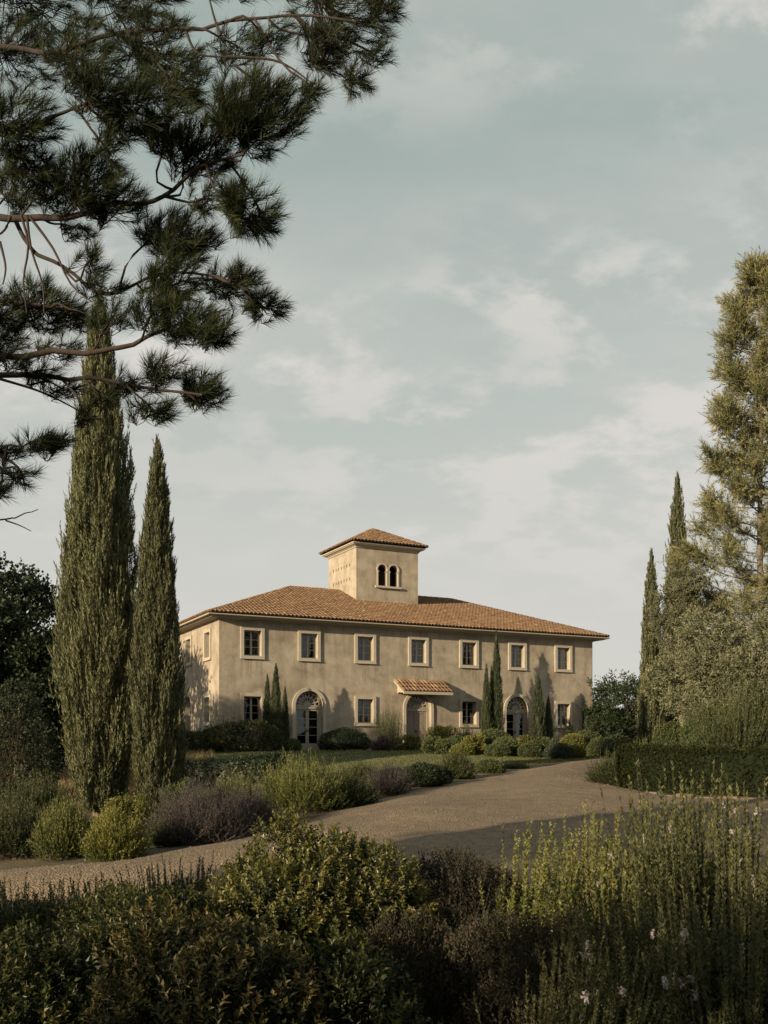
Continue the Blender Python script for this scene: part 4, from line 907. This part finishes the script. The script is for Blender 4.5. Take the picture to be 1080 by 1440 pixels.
gshrub('lime_shrub', 'yellow green spiky shrub at the drive edge below the cypresses', 'shrub', 162, 1138, 16.3, 96, lambda w, h: mound(w, h, 800, 36, .05, .011, 92, 'lime_leaf', nst=200, tmax=78, fill=500, spread=.6), BK)
gshrub('lime_shrub', 'green feathery shrub left of the yellow green one below the tallest cypress', 'shrub', 90, 1124, 17.2, 92, lambda w, h: mound(w, h, 800, 36, .05, .011, 93, 'rosemary_lime', nst=200, tmax=78, fill=500, spread=.6), BK)
gshrub('leafy_shrub', 'leafy green shrub between the trunks of the two tall cypresses', 'shrub', 182, 1122, 20.5, 70, lambda w, h: broad(w, h, 600, 10, .06, .03, 94, 'lime_leaf', .25, 6, kind='diamond'), BK)
gshrub('rosemary_bush', 'dark bush beside the drive left of the feathery shrub', 'bush', 22, 1122, 17.8, 118, lambda w, h: mound(w, h, 800, 36, .055, .011, 95, 'rosemary_leaf', nst=200, tmax=80, fill=500, spread=.6), BK)
gshrub('rosemary_bush', 'pale wispy bush behind the dark bush at the foot of the dark trees', 'bush', 50, 1085, 23, 120, lambda w, h: mound(w, h, 700, 32, .07, .013, 96, 'rosemary_leaf', nst=200, tmax=75, fill=500, spread=.6), BK)
gshrub('low_shrub', 'low olive shrub between the yellow green and the purple grey bushes', 'shrub', 236, 1150, 17.6, 60, lambda w, h: mound(w, h, 400, 30, .045, .010, 98, 'rosemary_leaf', nst=80, tmax=80, fill=300, spread=.6), BK)
gshrub('low_shrub', 'low green shrub behind the wide purple grey bush', 'shrub', 330, 1088, 23, 90, lambda w, h: mound(w, h, 500, 30, .055, .012, 99, 'rosemary_lime', nst=80, tmax=80, fill=300, spread=.6), BK)
gshrub('leafy_shrub', 'low leafy shrub at the foot of the slimmer cypress', 'shrub', 256, 1098, 22.0, 50, lambda w, h: broad(w, h, 400, 10, .06, .03, 97, 'box_leaf', .22, 5, kind='diamond'), BK)

def hedge_block(pts, wd, h, n, seed, fm, L0, W0):
    """clipped hedge following a line of points: leaves over a box with rounded top"""
    rng = np.random.default_rng(seed); c = spline(pts, 60); k = 60; T = norm(np.gradient(c, axis=0)); Nn = np.stack([-T[:, 1], T[:, 0]], 1)
    per = np.array([(-.5, 0), (-.51, .35), (-.5, .8), (-.42, .96), (-.2, 1.0), (.2, 1.0), (.42, .96), (.5, .8), (.51, .35), (.5, 0)]); pl = np.concatenate([[0], np.cumsum(np.linalg.norm(np.diff(per*[wd, h], axis=0), axis=1))])
    def surf(a, s, off):
        x = np.interp(s, pl, per[:, 0])*wd; z = np.interp(s, pl, per[:, 1])*h; i = np.clip(a.astype(int), 0, k-2); f = (a-i)[:, None]
        p = c[i]*(1-f)+c[i+1]*f; nn = Nn[i]; sx = np.interp(s, pl, np.gradient(per[:, 0]*wd)); sz = np.interp(s, pl, np.gradient(per[:, 1]*h)); nl = np.hypot(sx, sz)+1e-6; ox, oz = -sz/nl, sx/nl
        ox, oz = -ox*-1, oz
        b_ = .04*np.sin(a*.9+seed)*np.sin(s*3)+.03*np.sin(a*2.3+s*5)
        P2 = p+nn*(x+(b_+off)*ox)[:, None]; zz = z+(b_+off)*oz+ground(p[:, 0], p[:, 1])
        return np.concatenate([P2, zz[:, None]], 1), np.concatenate([nn*ox[:, None], oz[:, None]], 1)
    P, D = surf(rng.uniform(0, k-1.01, n), rng.uniform(0, pl[-1], n), rng.uniform(-.04, .03, n)); A = norm(D+rng.normal(0, .5, (n, 3))+[0, 0, .2])
    V, F, v = shoots(P-A*L0, A, L0*1.6, 5, rng, L0, W0*1.25, .1, 65, 30, None, 'tri', vbase=.15, vtip=.45)
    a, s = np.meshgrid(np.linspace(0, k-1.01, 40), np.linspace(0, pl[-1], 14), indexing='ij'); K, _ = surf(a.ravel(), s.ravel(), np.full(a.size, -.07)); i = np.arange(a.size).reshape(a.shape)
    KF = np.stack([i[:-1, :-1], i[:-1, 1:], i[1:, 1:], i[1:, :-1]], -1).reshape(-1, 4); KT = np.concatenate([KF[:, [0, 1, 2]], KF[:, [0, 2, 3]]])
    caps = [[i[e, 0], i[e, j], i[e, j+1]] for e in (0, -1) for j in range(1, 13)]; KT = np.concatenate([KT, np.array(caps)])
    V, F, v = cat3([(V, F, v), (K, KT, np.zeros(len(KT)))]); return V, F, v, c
def hedge(name, lab, pts, wd, h, n, seed, fm, L0, W0):
    V, F, v, c = hedge_block(pts, wd, h, n, seed, fm, L0, W0); o = np.array([c[0, 0], c[0, 1], gz(*c[0])]); t = thing(name, lab, 'hedge', o)
    link('foliage', mesh_np('foliage', V-o, F, v, fm), t)
    B = np.array([[p[0], p[1], gz(*p)-.03] for p in c[2::5]])-o; n = len(B)
    link('stems', stems_mesh(B, np.tile([0, 0, 1.], (n, 1)), np.full(n, h*.7), np.zeros((n, 3)), .03, 'stems'), t)
hedge('clipped_hedge', 'long clipped green hedge behind the stone edging on the right', [(6.35, 25.6), (7.4, 24.7), (9.0, 23.8), (12.8, 22.5)], 1.3, 1.12, 9500, 101, 'hedge_leaf', .038, .026)
hedge('low_hedge', 'low dark hedge edging the lawn behind the purple grey bushes', [(-8.2, 34.5), (-5.8, 32.8), (-3.4, 32.2)], 1.2, .92, 3600, 102, 'dark_leaf', .06, .035)
hedge('far_hedge', 'dark loose hedge closing the garden past the right end of the villa', [(12.5, 62.5), (18, 63), (26, 60)], 2.4, 2.6, 2600, 108, 'dark_leaf', .16, .09)
hedge('far_hedge', 'dark loose hedge on the slope behind the dark trees', [(-34, 52), (-24, 50), (-12.6, 50.5)], 2.2, 2.8, 2200, 109, 'dark_leaf', .16, .09)
RG = 'planting around the clipped hedge'
gshrub('lavender_bush', 'grey green spiky lavender at the rounded corner of the drive', 'bush', 866, 1058, 26.0, 96, lambda w, h: mound(w, h, 600, 34, .055, .011, 103, 'rosemary_leaf', nst=160, tmax=86, rough=.25, spread=.5, fill=200), RG)
gshrub('rosemary_bush', 'upright green rosemary between the lavender and the clipped hedge', 'bush', 905, 1044, 25.4, 60, lambda w, h: mound(w, h, 420, 40, .05, .010, 104, 'rosemary_lime', nst=160, tmax=55), RG)
gshrub('round_shrub', 'ball shrub rising behind the left end of the clipped hedge', 'shrub', 945, 1022, 29, 62, lambda w, h: ball(w, h, 3600, .055, .032, 105, 'box_leaf', .08), RG)
gshrub('rosemary_bush', 'tall feathery green shrub spilling over the top of the clipped hedge', 'shrub', 1040, 965, 27, 165, lambda w, h: mound(w, h, 620, 60, .10, .014, 106, 'rosemary_leaf', nst=300, tmax=78, rough=.3, curve=.4, a0=36, a1=16, fill=500), RG)
gshrub('round_shrub', 'dark rounded shrub behind the feathery shrub over the hedge', 'shrub', 1000, 1000, 28.2, 90, lambda w, h: ball(w, h, 3600, .055, .032, 107, 'box_leaf', .1), RG)

# ---- foreground planting
FG = 'foreground shrubs'
gshrub('leafy_shrub', 'large leafy green shrub with sunlit top at the lower edge of the drive', 'shrub', 442, 1156, 6.4, 325, lambda w, h: broad(w, h, 2000, 15, .044, .018, 111, 'laurel_leaf', .20, 9, inner=.5, vbase=.3), FG)
gshrub('leafy_shrub', 'leafy green shrub sloping down on the left of the large one', 'shrub', 225, 1256, 5.8, 340, lambda w, h: broad(w, h, 1700, 14, .044, .018, 112, 'shrub_leaf', .19, 9, inner=.5), FG)
gshrub('bronze_shrub', 'leafy shrub with bronze tipped shoots in front of the large green one', 'shrub', 300, 1280, 4.4, 350, lambda w, h: broad(w, h, 1300, 16, .046, .016, 113, 'bronze_leaf', .21, 9, inner=.6, upb=.9), FG)
gshrub('leafy_shrub', 'dark leafy shrub filling the ground left of the bronze tipped one', 'shrub', 60, 1312, 4.6, 340, lambda w, h: broad(w, h, 1300, 14, .044, .018, 114, 'shrub_leaf', .19, 8, inner=.6), FG)
gshrub('leafy_shrub', 'dark leafy shrub between the bronze tipped one and the heather', 'shrub', 480, 1330, 4.6, 260, lambda w, h: broad(w, h, 1100, 14, .044, .018, 115, 'shrub_leaf', .19, 8, inner=.6), FG)
def shared(name, lab, cat, px, top, dp, wpx, meshes, w0, h0, rot, group):
    xy, ww, hh = span(px, top, dp, wpx); return put(name, lab, cat, xy, meshes, rot, group, (ww/w0, ww/w0, hh/h0)), ww/w0, hh/h0
RO = [mound(1.15, .95, 240, 90, .038, .0105, 121+i, 'rosemary_leaf', fill=900, nst=240, tmax=55, t0=.08, upright=.6, a0=60, a1=30) for i in range(2)]
for i, (px, top, dp, wpx, lab) in enumerate(((35, 1230, 8.8, 190, 'dark rosemary with upright spikes by the lower drive edge'), (150, 1230, 8.6, 170, 'rosemary clump right of the dark spiked one'), (258, 1204, 9.2, 150, 'tall thin rosemary spikes in front of the pale drive'))):
    shared('rosemary_bush', lab, 'bush', px, top, dp, wpx, RO[i % 2], 1.15, .95, i*2.1, FG)
HE = [broad(1.2, 1.0, 2500, 14, .026, .0105, 131+i, 'heather_leaf', .17, 9, kind='diamond', upb=.9, inner=.4, a0=60, a1=25) for i in range(2)]
for i, (px, top, dp, wpx, lab) in enumerate(((650, 1205, 6.8, 250, 'brown purple heather mound at the lower edge of the drive'), (560, 1300, 5.2, 260, 'dark heather mound left of the flowering rosemary, in deep shade'), (760, 1290, 5.0, 330, 'wide dark heather mound below the flowering rosemary'))):
    shared('heather_bush', lab, 'bush', px, top, dp, wpx, HE[i % 2], 1.2, 1.0, i*1.9, FG)
RS = [(752, 1148, 6.4, 200, 141, 'rosemary_lime', 'sunlit rosemary leaning out beside the brown heather'), (862, 1112, 6.0, 200, 142, 'rosemary_lime', 'tall sunlit rosemary with bright upright spikes and few flowers'), (985, 1075, 5.6, 190, 143, 'rosemary_leaf', 'tallest flowering rosemary with spikes crossing the clipped hedge'),
      (1075, 1085, 5.2, 190, 144, 'rosemary_leaf', 'flowering rosemary cut by the edge beside the tallest one'), (920, 1225, 4.6, 220, 145, 'rosemary_leaf', 'shaded flowering rosemary in front of the tall sunlit one'), (1040, 1220, 4.2, 230, 146, 'rosemary_leaf', 'dark rosemary with pale pink flowers in the shaded corner'), (800, 1300, 4.2, 190, 147, 'rosemary_leaf', 'low dark rosemary between the heather and the flowering ones')]
rngf = np.random.default_rng(77)
fm_v = []
for q in range(4):
    n = 30; d = norm(rngf.normal(0, 1, (n, 3))); P = np.clip(rngf.normal(0, 1, (n, 3)), -1.5, 1.5)*[.005, .005, .009]
    V, F, v = leaves(P, d, rngf.uniform(.009, .015, n), rngf.uniform(.007, .011, n), rngf.uniform(.2, 1, n), rngf, 'diamond', .2); fm_v.append(mesh_np('flower', V, F, v, 'pale_flower'))
RM = {}
for k, fm, sd_ in (('rosemary_lime', 'rosemary_lime', 141), ('rosemary_leaf', 'rosemary_leaf', 143), ('other', 'rosemary_leaf', 145)):
    RM[k] = mound(.8, 1.6, 240, 160, .032, .0098, sd_, fm, nst=240, fill=1000, tmax=72, t0=.15, upright=.28, curve=.45, a0=72, a1=36, vbase=.2, vtip=.6)
for q, (px, top, dp, wpx, sd_, fm, lab) in enumerate(RS):
    t, sx, sz = shared('rosemary_bush', lab, 'bush', px, top, dp, wpx, RM['other' if q % 2 and fm == 'rosemary_leaf' else fm], .8, 1.6, sd_*1.0, FG)
    t.rotation_euler = (rngf.normal(0, .07), (-.22, -.12, .02, .06, -.1, .05, -.2)[q], sd_*1.0)
    k = {141: 2, 142: 5, 143: 12, 144: 10, 145: 11, 146: 11, 147: 4}[sd_]
    for i in range(k):
        az = rngf.uniform(math.pi*1.02, math.pi*1.98)-sd_; r = .4*rngf.uniform(.55, .95); f = rngf.uniform(.8, 1.35)
        link('flower', fm_v[i % 4], t, (r*math.cos(az), r*math.sin(az), 1.6*rngf.uniform(.45, .88)), rngf.uniform(0, 6.28), (f/sx, f/sx, f/sz))

# ---- the pine whose boughs hang in from the left
PXY = (-5.4, 8.6); pz = gz(*PXY)
pine = thing('pine_tree', 'large dark pine reaching in from the left with long needled boughs', 'tree', (PXY[0], PXY[1], pz))
rng = np.random.default_rng(200)
def P3(px, py, d): return np.array([(px-540)/FPX*d-PXY[0], d-PXY[1], zpx(py, d)-pz])
tz = np.linspace(-.3, 14.5, 14); TP = np.stack([.12*np.sin(tz*.5), .1*np.sin(tz*.37+1), tz], 1)
tv, tf = tubes(TP[None], np.linspace(.30, .07, 14)[None], 10); link('trunk', mesh_np('trunk', tv, tf, None, 'pine_bark', True), pine)
def tr(z): return np.array([np.interp(z, tz, TP[:, i]) for i in range(3)])
LIMB = {  # pixel path with depth, base height on the trunk
 'a': (4.9, [(-60, 302, 8.2), (0, 303, 8.1), (80, 304, 8.0), (150, 290, 7.9), (215, 283, 7.8), (285, 232, 7.7), (345, 212, 7.6)], .036),
 'b': (4.2, [(-60, 510, 8.3), (40, 500, 8.2), (150, 491, 8.1), (215, 470, 8.0), (275, 452, 7.9)], .036),
 'c': (4.0, [(-60, 535, 8.0), (40, 529, 7.9), (120, 530, 7.8), (200, 545, 7.7), (285, 556, 7.6)], .03),
 'd': (6.0, [(-60, 75, 8.6), (20, 68, 8.5), (80, 72, 8.4), (170, 50, 8.3), (260, 42, 8.2), (310, 36, 8.1), (400, 24, 8.0), (500, 30, 7.9)], .028),
 'e': (5.8, [(-60, 190, 7.6), (30, 180, 7.5), (110, 150, 7.4), (200, 120, 7.3)], .024),
 'f': (4.9, [(20, 300, 8.2), (40, 345, 8.2), (85, 372, 8.2), (150, 412, 8.1), (235, 385, 8.0), (330, 400, 7.9), (375, 428, 7.9)], .02),
 'g': (3.6, [(-60, 640, 7.6), (-5, 632, 7.5), (40, 626, 7.4), (85, 622, 7.4)], .014),
 'h': (3.3, [(-60, 752, 7.6), (-10, 738, 7.5), (22, 728, 7.5), (52, 716, 7.5)], .011),
 'i': (6.1, [(-60, -30, 8.9), (60, -40, 8.8), (200, -30, 8.7), (330, -60, 8.6), (470, -20, 8.5), (545, 10, 8.4)], .035),
 'j': (4.6, [(-60, 430, 8.6), (20, 425, 8.6), (80, 430, 8.5), (120, 440, 8.5)], .022)}
paths = {}; tp = []
for k_, (hz_, pts, r) in LIMB.items():
    q = [P3(*p_) for p_ in pts]
    if k_ != 'f': q = [tr(max(.5, q[0][2]-.5))]+q
    c = spline(q, 40); c = c+np.stack([np.interp(np.arange(40), np.arange(0, 40, 3), rng.normal(0, .012, 14)) for _ in range(3)], 1); paths[k_] = c
    v_, f_ = tubes(c[None], (np.linspace(1, .28, 40)*r)[None], 7); me = mesh_np('branch', v_, f_, None, 'pine_bark', True); link('branch', me, pine)
CL = [('i', 60, 20, 95, 60, 60), ('i', 190, -5, 90, 60, 56), ('i', 480, 25, 85, 48, 60), ('i', 545, -10, 40, 40, 22), ('i', 330, -35, 70, 30, 26), ('d', 30, 70, 70, 55, 42), ('d', 120, 85, 75, 50, 50), ('d', 225, 75, 75, 55, 60), ('d', 250, 120, 55, 38, 34), ('d', 335, 65, 42, 30, 16), ('d', 385, 52, 36, 24, 12),
      ('d', 500, 110, 30, 22, 12), ('d', 455, 85, 34, 24, 12), ('d', 440, 125, 28, 14, 8), ('d', 530, 78, 22, 16, 8), ('d', 465, 60, 44, 30, 18), ('e', 30, 170, 60, 55, 44), ('e', 45, 235, 48, 42, 28), ('e', 140, 130, 55, 36, 28), ('e', 200, 150, 70, 36, 34), ('e', 165, 185, 34, 28, 13), ('e', 155, 215, 26, 30, 9),
      ('a', 368, 160, 78, 54, 92), ('a', 330, 150, 40, 42, 30), ('a', 275, 205, 68, 44, 56), ('a', 225, 185, 38, 30, 18), ('a', 125, 255, 58, 46, 52), ('a', 80, 270, 40, 36, 18), ('a', 160, 285, 55, 32, 26), ('a', 345, 290, 50, 40, 40), ('a', 375, 310, 28, 28, 16), ('a', 300, 280, 34, 26, 12), ('a', 20, 265, 34, 48, 24), ('a', 105, 320, 34, 18, 9),
      ('f', 258, 335, 58, 38, 58), ('f', 220, 320, 40, 30, 16), ('f', 245, 400, 56, 40, 46), ('f', 325, 400, 48, 26, 24), ('f', 370, 432, 36, 22, 22), ('f', 130, 370, 34, 22, 9), ('f', 150, 405, 44, 22, 12), ('f', 340, 385, 26, 18, 8),
      ('b', 275, 455, 64, 32, 42), ('b', 215, 440, 44, 28, 20), ('b', 300, 470, 36, 18, 14), ('b', 160, 445, 44, 18, 13), ('b', 80, 490, 42, 18, 11), ('b', 5, 470, 34, 34, 22),
      ('j', 60, 432, 66, 36, 62), ('j', 110, 445, 34, 20, 14), ('j', 0, 430, 40, 36, 24),
      ('c', 288, 550, 40, 26, 36), ('c', 235, 520, 40, 22, 15), ('c', 215, 575, 44, 16, 14), ('c', 190, 540, 44, 16, 10), ('c', 85, 545, 40, 14, 8), ('c', 60, 520, 36, 18, 9), ('c', 120, 585, 22, 12, 5), ('c', 10, 500, 40, 22, 13), ('c', 150, 560, 24, 12, 5),
      ('g', 60, 624, 40, 13, 15), ('g', 10, 635, 36, 14, 8), ('g', 30, 672, 34, 14, 8), ('g', -5, 690, 22, 16, 6), ('g', 85, 622, 16, 10, 5),
      ('e', -60, 150, 60, 70, 26), ('a', -70, 260, 60, 60, 26), ('j', -80, 420, 60, 50, 24), ('c', -70, 510, 60, 40, 18), ('i', -60, -60, 80, 60, 26), ('i', 260, -110, 130, 50, 34), ('i', 90, -130, 130, 60, 34)]
SB_, SA_, SL_ = [], [], []; tw = []; sw = []
for lb, cx_, cy_, rx, ry, k in CL:
    c = paths[lb]; d0 = None
    pd = np.array([540+FPX*(q[0]+PXY[0])/(q[1]+PXY[1]) for q in c]); pe = np.array([HZ-FPX*(q[2]+pz-EYE)/(q[1]+PXY[1]) for q in c])
    j = int(np.argmin((pd-cx_)**2+(pe-cy_)**2+((pd > cx_)*40)**2)); j = max(0, min(38, j-3))
    dep = c[j][1]+PXY[1]+rng.normal(-.06, .2); cen = P3(cx_, cy_, dep); rxm, rym = rx*dep/FPX, ry*dep/FPX
    root = cen+norm((c[j]-cen)[None])[0]*min(np.linalg.norm(c[j]-cen), rxm*.5)
    mid = (c[j]+root)/2+rng.normal(0, .05, 3)+[0, 0, -.04]; tw.append(spline([c[j], mid, root, cen], 8))
    k = int(k*1.6); rxm *= .92; rym *= .92; dd = norm(rng.normal(0, 1, (k, 3))); P = cen+dd*np.array([rxm, (rxm+rym)*.5, rym])*(rng.uniform(.15, 1, (k, 1))**.45)
    A = norm((P-root)*np.array([1, 1, .8])/max(rxm, rym)*.8+[0.12, 0, .42]+rng.normal(0, .25, (k, 3))); ls = rng.uniform(.08, .17, k)
    st = P-A*ls[:, None]*.8
    for q in range(k):
        s0 = tw[-1][int(rng.integers(4, 8))]; sw.append(spline([s0, s0*.45+st[q]*.55+[0, 0, -.03], st[q], P[q]], 4))
    SB_.append(st); SA_.append(A); SL_.append(ls)
v_, f_ = tubes(np.array(tw), np.linspace(.011, .006, 8)[None].repeat(len(tw), 0), 5); [link('twig', mesh_np('twig', *tubes(np.array([q]), np.linspace(.011, .006, 8)[None], 5), None, 'pine_bark', True), pine) for q in tw]
v_, f_ = tubes(np.array(sw), np.linspace(.0042, .0026, 4)[None].repeat(len(sw), 0), 3); tag(link('fine_twigs', mesh_np('fine_twigs', v_, f_, None, 'pine_bark', True), pine), kind='stuff')
# bare hanging twigs under the big limb
bt = []
for pts in ([(30, 303), (40, 345), (33, 395), (38, 440)], [(38, 303), (44, 350), (60, 400), (62, 440)], [(42, 305), (75, 350), (100, 400), (130, 425)], [(15, 304), (5, 325), (-20, 340)], [(0, 340), (8, 375), (4, 400)], [(8, 732), (28, 739), (44, 747)], [(0, 640), (28, 660), (36, 690)], [(0, 533), (60, 552), (112, 578)], [(262, 45), (278, 75), (318, 80)], [(318, 80), (390, 86), (440, 118)], [(330, 92), (370, 120), (400, 128)], [(310, 50), (300, 20), (290, -20)]):
    bt.append(spline([P3(a, b_, 7.5 if b_ > 600 else 8.0) for a, b_ in pts], 10))
v_, f_ = tubes(np.array(bt), np.linspace(.013, .005, 10)[None].repeat(len(bt), 0), 5); [link('twig', mesh_np('twig', *tubes(np.array([q]), np.linspace(.013, .005, 10)[None]*(.5 if q[0, 2]+pz < 4.2 else 1), 5), None, 'pine_bark', True), pine) for q in bt]
B, A, Ls = np.concatenate(SB_), np.concatenate(SA_), np.concatenate(SL_)
V, F, v = shoots(B, A, Ls, 54, rng, .14, .0042, .0, 50, 20, None, 'tri', vbase=.25, vtip=.3, vj=.4, taper=.25, jit=.8)
link('needles', mesh_np('needles', V, F, v, 'pine_needle'), pine)

# ---- trees outside the view: sunward ones throw shade, rear ones added to block skylight
TV = [tree(11, 8.5, 301, 'dark_leaf', .18, clumps=60, per=26, m=6, L0=.30, W0=.18, csize=.12), tree(12, 6.2, 302, 'dark_leaf', .2, clumps=36, per=30, m=6, L0=.24, W0=.15, csize=.11)]
SH = 'shade trees beyond the garden'
def sunward(s_, p_): return (s_*TRAVEL[0]-p_*TRAVEL[1], s_*TRAVEL[1]+p_*TRAVEL[0])
for i, (xy, q, s_, lab) in enumerate(((sunward(-12, 8.6), 1, .9, 'narrow crowned dark tree standing behind the pine'), (sunward(-21, 8.3), 1, 1.0, 'narrow crowned dark tree farthest behind the pine'),
        ((-22, 46), 0, 1.05, 'dark broadleaf tree beside the shaded side wall of the villa'), ((-22.5, 36), 0, 1.0, 'dark broadleaf tree on the slope beyond the spreading trees'),
        ((5.5, -6.5), 0, 1.0, 'broad dark tree behind the flowering rosemary'), ((12.5, -2.5), 0, 1.1, 'broad dark tree at the far end of the side drive'), ((-1, -13), 0, 1.1, 'broad dark tree behind the row of tall bushes'))):
    put('shade_tree', lab, 'tree', xy, TV[q], i*1.3, SH, s_, parts=TREE)
TB = [broad(3.4, 3.3, 420, 9, .13, .07, 303+i, 'dark_leaf', .4, 7, kind='diamond') for i in range(2)]  # unseen row added; heights set so its shade covers the lower foreground
for i, (p_, h) in enumerate(((7.0, 3.2), (4.9, 3.0), (2.6, 4.1), (.6, 4.8), (-1.4, 5.1))):
    put('tall_bush', ['shortest dark bush, nearest the pine in the row behind the garden', 'dark bush second from the pine in the row behind the garden', 'dark bush third from the pine in the row behind the garden', 'dark bush fourth from the pine in the row behind the garden', 'tallest dark bush, farthest from the pine in the row behind the garden'][i], 'bush', sunward(-5, p_), TB[i % 2], i*2.0, 'row of tall bushes behind the garden', (1, 1, h/3.3))
